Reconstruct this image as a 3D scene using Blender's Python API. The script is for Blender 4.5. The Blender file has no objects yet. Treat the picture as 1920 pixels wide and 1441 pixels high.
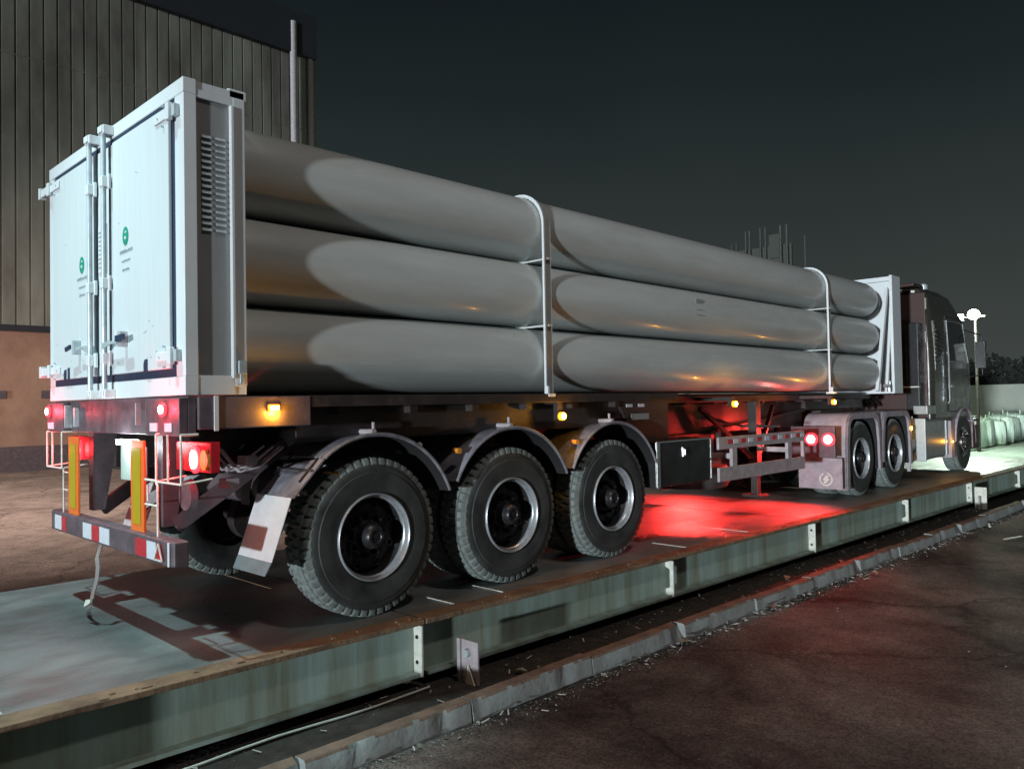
import bpy, bmesh, math, random
from mathutils import Vector, Matrix
random.seed(7)
R = math.radians
PI = math.pi
sc = bpy.context.scene
C = sc.collection

# ------------------------------------------------------------------ camera
cam_d = bpy.data.cameras.new('camera'); cam = bpy.data.objects.new('camera', cam_d); C.objects.link(cam)
sc.camera = cam
yaw, pit, rol, FPX = -0.7753, 0.0232, -0.0181, 1489.4
dv = Vector((math.sin(yaw)*math.cos(pit), math.cos(yaw)*math.cos(pit), math.sin(pit)))
rv = Vector((math.cos(yaw), -math.sin(yaw), 0)); uv = rv.cross(dv)
r2 = rv*math.cos(rol)+uv*math.sin(rol); u2 = -rv*math.sin(rol)+uv*math.cos(rol)
mw = Matrix((r2, u2, -dv)).transposed().to_4x4(); mw.translation = Vector((5.745, -1.9067, 1.4571))
cam.matrix_world = mw
cam_d.sensor_fit = 'HORIZONTAL'; cam_d.sensor_width = 36.0; cam_d.lens = 36.0*FPX/1920
cam_d.clip_start = 0.05; cam_d.clip_end = 2000

# ------------------------------------------------------------------ world, lights, exposure
w = bpy.data.worlds.new('World'); sc.world = w; w.use_nodes = True
nt = w.node_tree; nt.nodes.clear()
out = nt.nodes.new('ShaderNodeOutputWorld'); bg = nt.nodes.new('ShaderNodeBackground')
tc = nt.nodes.new('ShaderNodeTexCoord'); sp = nt.nodes.new('ShaderNodeSeparateXYZ'); cr = nt.nodes.new('ShaderNodeValToRGB')
nz = nt.nodes.new('ShaderNodeTexNoise'); nz.inputs['Scale'].default_value = 2.2; nz.inputs['Detail'].default_value = 4
ad = nt.nodes.new('ShaderNodeMath'); ad.operation = 'MULTIPLY_ADD'; ad.inputs[1].default_value = 0.12
nt.links.new(tc.outputs['Generated'], sp.inputs[0]); nt.links.new(tc.outputs['Generated'], nz.inputs['Vector'])
nt.links.new(nz.outputs['Fac'], ad.inputs[0]); nt.links.new(sp.outputs['Z'], ad.inputs[2]); nt.links.new(ad.outputs[0], cr.inputs[0])
e = cr.color_ramp.elements
e[0].position = 0.05; e[0].color = (0.052, 0.061, 0.056, 1)
e[1].position = 0.62; e[1].color = (0.0045, 0.0065, 0.009, 1)
for ps, col in ((0.24, (0.030, 0.037, 0.036, 1)), (0.42, (0.012, 0.018, 0.0195, 1))):
    x = e.new(ps); x.color = col
nt.links.new(cr.outputs[0], bg.inputs[0]); bg.inputs[1].default_value = 1.0
nt.links.new(bg.outputs[0], out.inputs[0])

def look(o, d):
    o.rotation_euler = Vector(d).to_track_quat('-Z', 'Y').to_euler()
def light(name, typ, loc, energy, col, parent=None, **kw):
    l = bpy.data.lights.new(name, typ); l.energy = energy; l.color = col
    for k, v in kw.items():
        if k != 'aim': setattr(l, k, v)
    o = bpy.data.objects.new(name, l); o.location = loc
    if 'aim' in kw: look(o, kw['aim'])
    C.objects.link(o)
    if parent: o.parent = parent
    return o
# low beam from the vehicle waiting behind, almost horizontal
az = R(12.6)
light('headlight_beam', 'SUN', (4, -14, 2), 3.3, (0.86, 0.95, 1.0), angle=R(1.8), aim=(-math.sin(az), math.cos(az), -0.008))
# overhead mast lamp, then two added fill spots, all outside the frame
light('mast_lamp_beam', 'SPOT', (0.4, -2.6, 9.0), 3200, (0.62, 0.95, 0.98), aim=(-0.05, 0.20, -1), spot_size=R(40), spot_blend=0.7, shadow_soft_size=0.10)
light('yard_fill', 'SPOT', (8.0, 2.0, 12.5), 1250, (1.0, 0.89, 0.82), aim=(-0.10, 0.15, -1), spot_size=R(110), spot_blend=0.8, shadow_soft_size=0.4)  # added warm fill for the ground and deck edge
light('lane_fill', 'SPOT', (-12, -4.0, 8.5), 8200, (1.0, 0.79, 0.70), aim=(-0.25, 0.75, -0.75), spot_size=R(120), spot_blend=0.8, shadow_soft_size=0.4)  # added warm fill for the factory base and the ground on the left
sc.view_settings.view_transform = 'Standard'; sc.view_settings.look = 'None'
sc.view_settings.exposure = 0.0; sc.view_settings.gamma = 1.0
sc.render.engine = 'CYCLES'

# ------------------------------------------------------------------ materials
M = {}
def mat(name, col, rough=0.5, metal=0.0, var=0.15, scale=6.0, bump=0.0, bscale=60.0, coat=0.0, col2=None, stretch=(1, 1, 1), lo=0.35, hi=0.65, emit=None, estr=1.0, rvar=0.1):
    m = bpy.data.materials.new(name); m.use_nodes = True; t = m.node_tree; n = t.nodes; L = t.links
    b = n['Principled BSDF']
    b.inputs['Roughness'].default_value = rough; b.inputs['Metallic'].default_value = metal
    b.inputs['Coat Weight'].default_value = coat; b.inputs['Coat Roughness'].default_value = 0.12
    tcn = n.new('ShaderNodeTexCoord'); mp = n.new('ShaderNodeMapping'); mp.inputs['Scale'].default_value = stretch
    L.new(tcn.outputs['Object'], mp.inputs[0])
    no = n.new('ShaderNodeTexNoise'); no.inputs['Scale'].default_value = scale; no.inputs['Detail'].default_value = 7; no.inputs['Roughness'].default_value = 0.62
    L.new(mp.outputs[0], no.inputs['Vector'])
    rp = n.new('ShaderNodeValToRGB'); el = rp.color_ramp.elements
    el[0].position = lo; el[1].position = hi
    c2 = col2 if col2 else tuple(max(0, c*(1-var)) for c in col)
    el[0].color = (*c2, 1); el[1].color = (*col, 1)
    L.new(no.outputs['Fac'], rp.inputs[0]); L.new(rp.outputs[0], b.inputs['Base Color'])
    if rvar:
        mr = n.new('ShaderNodeMapRange'); mr.inputs['From Min'].default_value = 0.3; mr.inputs['From Max'].default_value = 0.7
        mr.inputs['To Min'].default_value = min(1, rough+rvar); mr.inputs['To Max'].default_value = max(0.03, rough-rvar)
        L.new(no.outputs['Fac'], mr.inputs['Value']); L.new(mr.outputs[0], b.inputs['Roughness'])
    if bump:
        n2 = n.new('ShaderNodeTexNoise'); n2.inputs['Scale'].default_value = bscale; n2.inputs['Detail'].default_value = 6
        L.new(mp.outputs[0], n2.inputs['Vector'])
        bp = n.new('ShaderNodeBump'); bp.inputs['Strength'].default_value = bump; bp.inputs['Distance'].default_value = 0.02
        L.new(n2.outputs['Fac'], bp.inputs['Height']); L.new(bp.outputs[0], b.inputs['Normal'])
    if emit:
        b.inputs['Emission Color'].default_value = (*emit, 1); b.inputs['Emission Strength'].default_value = estr
    M[name] = m
    return m
mat('white_paint', (0.61, 0.66, 0.68), 0.42, scale=5, coat=0.15, stretch=(3, 1, 0.22), bump=0.02, bscale=1.6, col2=(0.54, 0.59, 0.61), lo=0.2, hi=0.6)
mat('frame_paint', (0.66, 0.70, 0.72), 0.45, var=0.08, scale=4)
mat('gasket', (0.02, 0.035, 0.07), 0.6)
mat('dark_gasket', (0.02, 0.02, 0.025), 0.8)
mat('side_panel', (0.30, 0.31, 0.31), 0.32, var=0.2, scale=3, stretch=(2, 2, 0.3))
mat('galvanised', (0.52, 0.60, 0.63), 0.36, metal=0.2, var=0.25, scale=12)
mat('tube_paint', (0.53, 0.575, 0.565), 0.36, var=0.2, scale=2.4, coat=0.25, stretch=(2, 0.35, 2), bump=0.05, bscale=2.6, lo=0.28, hi=0.72, col2=(0.41, 0.425, 0.41), rvar=0.14)
mat('neck_metal', (0.55, 0.58, 0.6), 0.3, metal=0.7)
mat('hoop_paint', (0.55, 0.57, 0.56), 0.4, var=0.15)
mat('chassis', (0.028, 0.023, 0.023), 0.5, var=0.5, scale=7, bump=0.1, col2=(0.06, 0.042, 0.034), lo=0.3, hi=0.5)
mat('rear_steel', (0.13, 0.10, 0.115), 0.45, var=0.4, scale=9, bump=0.08)
mat('fender', (0.34, 0.34, 0.39), 0.3, metal=0.25, var=0.5, scale=8, bump=0.06)
mat('tractor_fender', (0.36, 0.32, 0.36), 0.5, var=0.3, scale=9, bump=0.05)
mat('flap_white', (0.62, 0.67, 0.68), 0.5, var=0.15, scale=10, bump=0.05, bscale=12)
mat('flap_rubber', (0.20, 0.26, 0.27), 0.6, var=0.3)
mat('rubber', (0.024, 0.027, 0.027), 0.6, var=0.45, scale=5, lo=0.3, hi=0.7, col2=(0.062, 0.066, 0.064), bump=0.12, bscale=90, rvar=0.12)
mat('dusty_tread', (0.19, 0.22, 0.21), 0.85, var=0.3, scale=14, bump=0.15, bscale=60)
mat('lip_paint', (0.50, 0.53, 0.56), 0.35, metal=0.5, var=0.35, scale=12)
mat('fender_inner_shade', (0.012, 0.012, 0.013), 0.8)
mat('ring_red', (0.5, 0.02, 0.02), 0.3, emit=(1.0, 0.035, 0.05), estr=3.2)
mat('ring_amber', (0.6, 0.2, 0.02), 0.3, emit=(1.0, 0.30, 0.01), estr=3.0)
mat('rim', (0.62, 0.64, 0.66), 0.4, metal=0.1, var=0.35, scale=14, bump=0.04)
mat('rim_dark', (0.030, 0.030, 0.032), 0.5, metal=0.2, var=0.6, scale=22, bump=0.12)
mat('hub', (0.05, 0.05, 0.055), 0.4, metal=0.5, var=0.5, scale=25)
mat('chrome', (0.75, 0.76, 0.78), 0.16, metal=1.0, var=0.1)
mat('orange', (0.75, 0.17, 0.03), 0.4, var=0.12); mat('yellow', (0.42, 0.32, 0.015), 0.4, var=0.12)
mat('tape_white', (0.62, 0.66, 0.72), 0.35, var=0.15, scale=30); mat('tape_red', (0.50, 0.04, 0.05), 0.35, var=0.2, scale=30)
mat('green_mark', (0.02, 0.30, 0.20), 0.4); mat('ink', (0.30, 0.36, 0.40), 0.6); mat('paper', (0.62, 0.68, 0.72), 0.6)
mat('lamp_red', (0.5, 0.02, 0.02), 0.3, emit=(1.0, 0.30, 0.22), estr=14)
mat('lamp_core', (0.9, 0.7, 0.6), 0.3, emit=(1.0, 0.72, 0.60), estr=14)
mat('lamp_amber', (0.8, 0.4, 0.05), 0.3, emit=(1.0, 0.62, 0.10), estr=16)
mat('lamp_white', (0.9, 0.9, 0.9), 0.3, emit=(0.85, 0.97, 1.0), estr=18)
mat('lamp_mast', (0.9, 0.9, 0.9), 0.3, emit=(0.95, 1.0, 0.62), estr=60)
mat('reflector_amber', (0.75, 0.30, 0.05), 0.25); mat('reflector_red', (0.45, 0.02, 0.03), 0.25)
mat('black_plastic', (0.02, 0.02, 0.022), 0.4, var=0.3); mat('black_panel', (0.035, 0.036, 0.038), 0.28, var=0.5, scale=5, bump=0.03, bscale=5)
mat('cab_paint', (0.045, 0.041, 0.032), 0.3, var=0.2, coat=0.4); mat('cab_rear', (0.055, 0.022, 0.02), 0.45, var=0.35, scale=5)
mat('glass', (0.02, 0.025, 0.025), 0.06, var=0.1, rvar=0)
mat('tank', (0.42, 0.45, 0.45), 0.35, metal=0.6, var=0.15)
mat('guard', (0.42, 0.38, 0.40), 0.5, var=0.3, scale=10, bump=0.04)
mat('webbing', (0.28, 0.24, 0.23), 0.8, var=0.3)
mat('beam_paint', (0.33, 0.44, 0.40), 0.6, scale=3.2, stretch=(1.6, 1.6, 0.16), col2=(0.21, 0.225, 0.16), lo=0.34, hi=0.60, bump=0.08, bscale=20)
mat('plate_white', (0.72, 0.74, 0.66), 0.5, var=0.3, scale=14, bump=0.1)
mat('rust_lip', (0.25, 0.17, 0.10), 0.85, scale=5, col2=(0.13, 0.085, 0.055), bump=0.4, bscale=30)
mat('concrete', (0.33, 0.37, 0.37), 0.85, scale=4, col2=(0.22, 0.22, 0.21), bump=0.22, bscale=26)
mat('kerb_dust', (0.26, 0.185, 0.14), 0.9, scale=6, col2=(0.15, 0.11, 0.085), bump=0.3, bscale=40)
mat('dark_soil', (0.045, 0.036, 0.03), 0.95, scale=8, col2=(0.02, 0.017, 0.015), bump=0.8, bscale=30)
mat('leaf', (0.38, 0.34, 0.26), 0.7, var=0.4, scale=30); mat('stone', (0.40, 0.39, 0.36), 0.85, var=0.45, scale=40)
mat('litter', (0.62, 0.62, 0.60), 0.6, var=0.3, scale=20)
mat('cladding', (0.23, 0.23, 0.20), 0.6, metal=0.0, scale=0.35, stretch=(1, 1.6, 0.5), col2=(0.10, 0.09, 0.08), lo=0.35, hi=0.62, bump=0.05, bscale=4)
mat('roof_dark', (0.018, 0.02, 0.028), 0.7); mat('wall_brown', (0.36, 0.22, 0.155), 0.9, scale=0.5, col2=(0.22, 0.12, 0.09), bump=0.3, bscale=8)
mat('far_wall', (0.30, 0.33, 0.29), 0.9, scale=0.4, col2=(0.22, 0.25, 0.22)); mat('bag', (0.62, 0.70, 0.64), 0.8, scale=4, stretch=(2, 2, 0.4), col2=(0.34, 0.46, 0.38), bump=0.5, bscale=6)
mat('foliage', (0.012, 0.018, 0.012), 0.9, var=0.5, scale=3); mat('bark', (0.05, 0.04, 0.03), 0.9)
mat('rack', (0.045, 0.05, 0.042), 0.7)

def ground_mat(name, c_lo, c_hi, c_spot, rlo, rhi, s1=0.45, stretch=(1, 1, 1)):
    m = bpy.data.materials.new(name); m.use_nodes = True; t = m.node_tree; n = t.nodes; L = t.links; b = n['Principled BSDF']
    tcn = n.new('ShaderNodeTexCoord'); mp = n.new('ShaderNodeMapping'); mp.inputs['Scale'].default_value = stretch
    L.new(tcn.outputs['Object'], mp.inputs[0])
    def noise(s, d=8, r=0.6, dist=0.0):
        q = n.new('ShaderNodeTexNoise'); q.inputs['Scale'].default_value = s; q.inputs['Detail'].default_value = d
        q.inputs['Roughness'].default_value = r; q.inputs['Distortion'].default_value = dist
        L.new(mp.outputs[0], q.inputs['Vector']); return q
    a = noise(s1, 9, 0.62, 0.6); f = noise(38, 4, 0.7); g = noise(3.2, 6, 0.6)
    rp = n.new('ShaderNodeValToRGB'); rp.color_ramp.elements[0].position = 0.36; rp.color_ramp.elements[1].position = 0.64
    rp.color_ramp.elements[0].color = (*c_lo, 1); rp.color_ramp.elements[1].color = (*c_hi, 1)
    L.new(a.outputs['Fac'], rp.inputs[0])
    r3 = n.new('ShaderNodeValToRGB'); r3.color_ramp.elements[0].position = 0.60; r3.color_ramp.elements[1].position = 0.74
    r3.color_ramp.elements[0].color = (0, 0, 0, 1); r3.color_ramp.elements[1].color = (1, 1, 1, 1)
    L.new(f.outputs['Fac'], r3.inputs[0])
    mx = n.new('ShaderNodeMix'); mx.data_type = 'RGBA'; mx.inputs[7].default_value = (*c_spot, 1)
    L.new(r3.outputs[0], mx.inputs[0]); L.new(rp.outputs[0], mx.inputs[6])
    m2 = n.new('ShaderNodeMix'); m2.data_type = 'RGBA'; m2.blend_type = 'MULTIPLY'; m2.inputs[0].default_value = 0.6
    r4 = n.new('ShaderNodeValToRGB'); r4.color_ramp.elements[0].position = 0.3; r4.color_ramp.elements[1].position = 0.6
    r4.color_ramp.elements[0].color = (0.35, 0.33, 0.33, 1); r4.color_ramp.elements[1].color = (1, 1, 1, 1)
    L.new(g.outputs['Fac'], r4.inputs[0]); L.new(mx.outputs[2], m2.inputs[6]); L.new(r4.outputs[0], m2.inputs[7])
    L.new(m2.outputs[2], b.inputs['Base Color'])
    mr = n.new('ShaderNodeMapRange'); mr.inputs['From Min'].default_value = 0.35; mr.inputs['From Max'].default_value = 0.65
    mr.inputs['To Min'].default_value = rlo; mr.inputs['To Max'].default_value = rhi
    L.new(g.outputs['Fac'], mr.inputs['Value']); L.new(mr.outputs[0], b.inputs['Roughness'])
    bp = n.new('ShaderNodeBump'); bp.inputs['Strength'].default_value = 0.7; bp.inputs['Distance'].default_value = 0.012
    sm = n.new('ShaderNodeMath'); sm.operation = 'ADD'; L.new(f.outputs['Fac'], sm.inputs[0]); L.new(g.outputs['Fac'], sm.inputs[1])
    L.new(sm.outputs[0], bp.inputs['Height']); L.new(bp.outputs[0], b.inputs['Normal'])
    if name in ('asphalt', 'dirt'):
        vo = n.new('ShaderNodeTexVoronoi'); vo.feature = 'DISTANCE_TO_EDGE'; vo.inputs['Scale'].default_value = 0.34
        wn = noise(1.4, 6, 0.65); vm = n.new('ShaderNodeVectorMath'); vm.operation = 'MULTIPLY_ADD'; vm.inputs[1].default_value = (1.1, 1.1, 0)
        L.new(wn.outputs['Color'], vm.inputs[0]); L.new(mp.outputs[0], vm.inputs[2]); L.new(vm.outputs[0], vo.inputs['Vector'])
        rc = n.new('ShaderNodeValToRGB'); rc.color_ramp.elements[0].position = 0.0; rc.color_ramp.elements[1].position = 0.012
        rc.color_ramp.elements[0].color = (0.5, 0.5, 0.5, 1); rc.color_ramp.elements[1].color = (1, 1, 1, 1); L.new(vo.outputs['Distance'], rc.inputs[0])
        m3 = n.new('ShaderNodeMix'); m3.data_type = 'RGBA'; m3.blend_type = 'MULTIPLY'; m3.inputs[0].default_value = 1.0
        L.new(m2.outputs[2], m3.inputs[6]); L.new(rc.outputs[0], m3.inputs[7])
        ag = n.new('ShaderNodeTexVoronoi'); ag.inputs['Scale'].default_value = 75; L.new(mp.outputs[0], ag.inputs['Vector'])
        ra = n.new('ShaderNodeValToRGB'); ra.color_ramp.elements[0].color = (0.62, 0.61, 0.60, 1); ra.color_ramp.elements[1].color = (1.5, 1.45, 1.4, 1); ra.color_ramp.elements[0].position = 0.15; ra.color_ramp.elements[1].position = 0.95
        L.new(ag.outputs['Color'], ra.inputs[0]); m4 = n.new('ShaderNodeMix'); m4.data_type = 'RGBA'; m4.blend_type = 'MULTIPLY'; m4.inputs[0].default_value = 0.9
        L.new(m3.outputs[2], m4.inputs[6]); L.new(ra.outputs[0], m4.inputs[7]); L.new(m4.outputs[2], b.inputs['Base Color'])
        s2 = n.new('ShaderNodeMath'); s2.operation = 'MULTIPLY_ADD'; s2.inputs[1].default_value = -0.6; L.new(ag.outputs['Distance'], s2.inputs[0]); L.new(sm.outputs[0], s2.inputs[2]); L.new(s2.outputs[0], bp.inputs['Height'])
    b.inputs['Specular IOR Level'].default_value = 0.5 if rlo < 0.5 else 0.15
    M[name] = m
ground_mat('asphalt', (0.045, 0.042, 0.042), (0.30, 0.272, 0.256), (0.30, 0.25, 0.20), 0.82, 0.98)
ground_mat('dirt', (0.24, 0.205, 0.185), (0.42, 0.36, 0.325), (0.30, 0.26, 0.22), 0.7, 0.95)
ground_mat('deck', (0.13, 0.14, 0.14), (0.24, 0.26, 0.255), (0.20, 0.19, 0.17), 0.30, 0.55, 0.8, (1, 0.5, 1))
ground_mat('pale_concrete', (0.40, 0.46, 0.42), (0.55, 0.60, 0.55), (0.4, 0.42, 0.4), 0.5, 0.8, 0.2)

# ------------------------------------------------------------------ mesh helpers
class MB:
    def __init__(self): self.bm = bmesh.new()
    def hexa(self, p):   # 8 points: bottom 4 ccw, top 4 ccw
        v = [self.bm.verts.new(q) for q in p]
        for f in ((3, 2, 1, 0), (4, 5, 6, 7), (0, 1, 5, 4), (1, 2, 6, 5), (2, 3, 7, 6), (3, 0, 4, 7)):
            self.bm.faces.new([v[i] for i in f])
        return self
    def box(self, x0, x1, y0, y1, z0, z1):
        return self.hexa([(x0, y0, z0), (x1, y0, z0), (x1, y1, z0), (x0, y1, z0), (x0, y0, z1), (x1, y0, z1), (x1, y1, z1), (x0, y1, z1)])
    def bar(self, a, b, w, h, up=(0, 0, 1)):
        a = Vector(a); b = Vector(b); d = (b-a).normalized(); s = d.cross(Vector(up))
        if s.length < 1e-4: s = d.cross(Vector((0, 1, 0)))
        s.normalize(); u = s.cross(d).normalized(); s *= w/2; u *= h/2
        return self.hexa([a-s-u, b-s-u, b+s-u, a+s-u, a-s+u, b-s+u, b+s+u, a+s+u])
    def prism(self, pts, axis, a, b):   # polygon pts (2D) extruded along axis from a to b
        def P(q, t): return {'x': (t, q[0], q[1]), 'y': (q[0], t, q[1]), 'z': (q[0], q[1], t)}[axis]
        A = [self.bm.verts.new(P(q, a)) for q in pts]; B = [self.bm.verts.new(P(q, b)) for q in pts]
        self.bm.faces.new(A); self.bm.faces.new(B[::-1]); n = len(pts)
        for i in range(n): self.bm.faces.new([A[i], B[i], B[(i+1) % n], A[(i+1) % n]])
        return self
    def lathe(self, prof, c, axis='x', n=40, closed=False, rfun=None):   # prof: (t, r) along the axis
        rings = []
        for k, (t, r) in enumerate(prof):
            ring = []
            for i in range(n):
                th = 2*PI*i/n; rr = rfun(k, i, r) if rfun else r
                u, v_ = rr*math.cos(th), rr*math.sin(th)
                p = {'x': (c[0]+t, c[1]+u, c[2]+v_), 'y': (c[0]+u, c[1]+t, c[2]+v_), 'z': (c[0]+u, c[1]+v_, c[2]+t)}[axis]
                ring.append(self.bm.verts.new(p))
            rings.append(ring)
        m = len(rings)
        for k in range(m if closed else m-1):
            A, B = rings[k], rings[(k+1) % m]
            for i in range(n): self.bm.faces.new([A[i], A[(i+1) % n], B[(i+1) % n], B[i]])
        if not closed:
            for rg in (rings[0], rings[-1]): self.bm.faces.new(rg)
        return self
    def cyl(self, c, r, a, b, axis='x', n=20): return self.lathe([(a, r), (b, r)], c, axis, n)
    def tube(self, pts, r, n=8):
        pts = [Vector(p) for p in pts]; rings = []
        for i, p in enumerate(pts):
            d = (pts[min(i+1, len(pts)-1)]-pts[max(i-1, 0)]).normalized()
            s = d.cross(Vector((0.13, 0.21, 0.97))); s.normalize(); u = s.cross(d)
            rings.append([self.bm.verts.new(p+s*r*math.cos(2*PI*k/n)+u*r*math.sin(2*PI*k/n)) for k in range(n)])
        for A, B in zip(rings, rings[1:]):
            for i in range(n): self.bm.faces.new([A[i], A[(i+1) % n], B[(i+1) % n], B[i]])
        self.bm.faces.new(rings[0]); self.bm.faces.new(rings[-1])
        return self
    def band(self, pts, x0, x1, th):   # strip following (y,z) pts, from x0 to x1, given thickness
        pts = [Vector((0, p[0], p[1])) for p in pts]; ex = Vector((1, 0, 0)); prev = None
        for i, p in enumerate(pts):
            d = (pts[min(i+1, len(pts)-1)]-pts[max(i-1, 0)]).normalized(); nn = ex.cross(d)*th
            q = [self.bm.verts.new(Vector((x, p.y, p.z))+k) for x, k in ((x0, nn*0), (x1, nn*0), (x1, nn), (x0, nn))]
            if prev:
                for k in range(4): self.bm.faces.new([prev[k], prev[(k+1) % 4], q[(k+1) % 4], q[k]])
            else: self.bm.faces.new(q)
            prev = q
        self.bm.faces.new(prev)
        return self
    def xf(self, f):
        for v in self.bm.verts: v.co = f(v.co)
        return self
    def build(self, name, m, parent=None, smooth=False, bevel=0.0, seg=2, subsurf=0):
        bmesh.ops.recalc_face_normals(self.bm, faces=self.bm.faces)
        me = bpy.data.meshes.new(name); self.bm.to_mesh(me); self.bm.free()
        if isinstance(m, str): m = M[m]
        me.materials.append(m)
        if smooth:
            me.polygons.foreach_set('use_smooth', [True]*len(me.polygons))
            me.set_sharp_from_angle(angle=R(35))
        o = bpy.data.objects.new(name, me); C.objects.link(o)
        if parent: o.parent = parent
        if bevel:
            b = o.modifiers.new('bevel', 'BEVEL'); b.width = bevel; b.segments = seg; b.limit_method = 'ANGLE'; b.angle_limit = R(40)
        return o
KEEP = {'lettering', 'notice_lines', 'louvre', 'side_louvre', 'rust_flake', 'cladding', 'placard_text', 'emblem_figure', 'air_line', 'round_emblem', 'crown', 'reflector_frame', 'wheel_nut', 'hand_hole', 'hub'}
def comps(bm, gap=0.004):
    bm.verts.index_update(); seen = set(); out_ = []
    for v in bm.verts:
        if v.index in seen: continue
        st = [v]; seen.add(v.index); grp = []
        while st:
            a = st.pop(); grp.append(a)
            for e_ in a.link_edges:
                o_ = e_.other_vert(a)
                if o_.index not in seen: seen.add(o_.index); st.append(o_)
        out_.append(grp)
    if len(out_) < 2 or len(out_) > 90: return [[v for g_ in out_ for v in g_]]
    bb = [([min(v.co[k] for v in g_)-gap for k in range(3)], [max(v.co[k] for v in g_)+gap for k in range(3)]) for g_ in out_]
    par = list(range(len(out_)))
    def fd(i):
        while par[i] != i: i = par[i]
        return i
    for i in range(len(out_)):
        for j in range(i):
            if all(bb[i][0][k] <= bb[j][1][k] and bb[j][0][k] <= bb[i][1][k] for k in range(3)): par[fd(i)] = fd(j)
    res = {}
    for i, g_ in enumerate(out_): res.setdefault(fd(i), []).extend(g_)
    return list(res.values())
def build_split(b, name, m, parent, **kw):
    if name in KEEP: return b.build(name, m, parent, **kw)
    cs = comps(b.bm)
    if len(cs) < 2: return b.build(name, m, parent, **kw)
    first_ = None
    for g_ in cs:
        nb = MB(); mp_ = {v: nb.bm.verts.new(v.co) for v in g_}
        for f in {f for v in g_ for f in v.link_faces}: nb.bm.faces.new([mp_[v] for v in f.verts])
        o = nb.build(name, m, parent, **kw)
        if first_ is None: first_ = o
    b.bm.free(); return first_
def tag(o, label=None, cat=None, group=None, kind=None):
    if label: o['label'] = label
    if cat: o['category'] = cat
    if group: o['group'] = group
    if kind: o['kind'] = kind
    return o
def empty(name, loc=(0, 0, 0)):
    o = bpy.data.objects.new(name, None); o.location = loc; o.empty_display_size = 0.3; C.objects.link(o); return o
def copy_part(o, parent, loc=None, rz=None):
    c = o.copy(); C.objects.link(c); c.parent = parent
    if loc is not None: c.location = loc
    if rz is not None: c.rotation_euler = (0, 0, rz)
    for ch in list(o.children):
        d = ch.copy(); C.objects.link(d); d.parent = c
    return c
K = 0.029                                  # the weighing platform stands a little askew to the truck
def S(co): return Vector((co.x+K*co.y, co.y-K*co.x*0, co.z))
def MBS(mb): return mb.xf(S)
def arc(cy, cz, r, a0, a1, n=22): return [(cy+r*math.cos(R(a0+(a1-a0)*i/n)), cz+r*math.sin(R(a0+(a1-a0)*i/n))) for i in range(n+1)]

GZ = -0.47
# ------------------------------------------------------------------ ground and setting
g = MB(); g.box(-400, 400, -200, 600, GZ-1.2, GZ); tag(g.build('ground', 'dirt'), kind='structure')
def sheet(name, x0, x1, y0, y1, z, m, nx=1, ny=1, amp=0.0, skew=True):
    b = MB(); vs = {}
    for i in range(nx+1):
        for j in range(ny+1):
            x = x0+(x1-x0)*i/nx; y = y0+(y1-y0)*j/ny
            zz = z + amp*(math.sin(x*1.7+y*0.9)+math.sin(y*1.3-x*0.6)+0.6*math.sin(x*4.1+2*y))*(1 if 0 < i < nx else 0)
            vs[i, j] = b.bm.verts.new((x, y, zz))
    for i in range(nx):
        for j in range(ny): b.bm.faces.new([vs[i, j], vs[i+1, j], vs[i+1, j+1], vs[i, j+1]])
    if skew: MBS(b)
    return tag(b.build(name, m, smooth=True), kind='structure')
sheet('asphalt_yard', 2.05, 60, -12, 60, GZ+0.008, 'asphalt', 60, 70, 0.0025)
sheet('drainage_strip', 1.30, 2.10, -12, 22, GZ+0.014, 'dark_soil', 8, 90, 0.004)
sheet('concrete_apron', -30, 2.05, 19.2, 52, GZ+0.01, 'pale_concrete', skew=False)

# ------------------------------------------------------------------ weighbridge
DX, DL = 1.46, -1.76
wb = empty('weighbridge', (1.3, 1.5, GZ))
tag(wb, 'long low steel weighing platform under the truck, pale green side beams', 'weighbridge')
def WBp(b, name, m, **kw):
    MBS(b); b.xf(lambda c: c-Vector(wb.location)); return build_split(b, name, m, wb, **kw)
joints = [-4.3, 1.54, 7.38, 13.2, 19.0]
for a, b_ in zip(joints, joints[1:]):
    WBp(MB().box(DL, DX-0.165, a+0.006, b_-0.006, -0.032, 0.0), 'deck_plate', 'deck', bevel=0.004, seg=1)
    WBp(MB().box(DX-0.163, DX, a+0.006, b_-0.006, -0.034, 0.001), 'edge_angle', 'rust_lip', bevel=0.004, seg=1)
    # I-beam: web, bottom flange
    b = MB(); b.box(DX-0.105, DX-0.09, a+0.03, b_-0.03, -0.36, -0.036)
    b.box(DX-0.15, DX-0.02, a+0.03, b_-0.03, -0.385, -0.36); WBp(b, 'side_beam', 'beam_paint')
    b = MB(); b.box(DL+0.05, DL+0.07, a+0.03, b_-0.03, -0.385, -0.036); WBp(b, 'side_beam', 'beam_paint')
    # solid underside so no light leaks through
    for xx in (-1.2, -0.5, 0.2, 0.9): WBp(MB().box(xx, xx+0.15, a+0.03, b_-0.03, -0.385, -0.036), 'cross_beam', 'chassis')
for j in joints[1:-1]:
    b = MB(); b.box(DX-0.09, DX-0.005, j-0.034, j-0.016, -0.385, -0.04); 
    WBp(b, 'end_plate', 'plate_white', bevel=0.003, seg=1)
    b = MB()
    for zz in (-0.12, -0.29): b.cyl((DX-0.05, j-0.036, zz), 0.014, -0.004, 0.006, 'y', 10)
    WBp(b, 'bolt', 'black_plastic')
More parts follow.
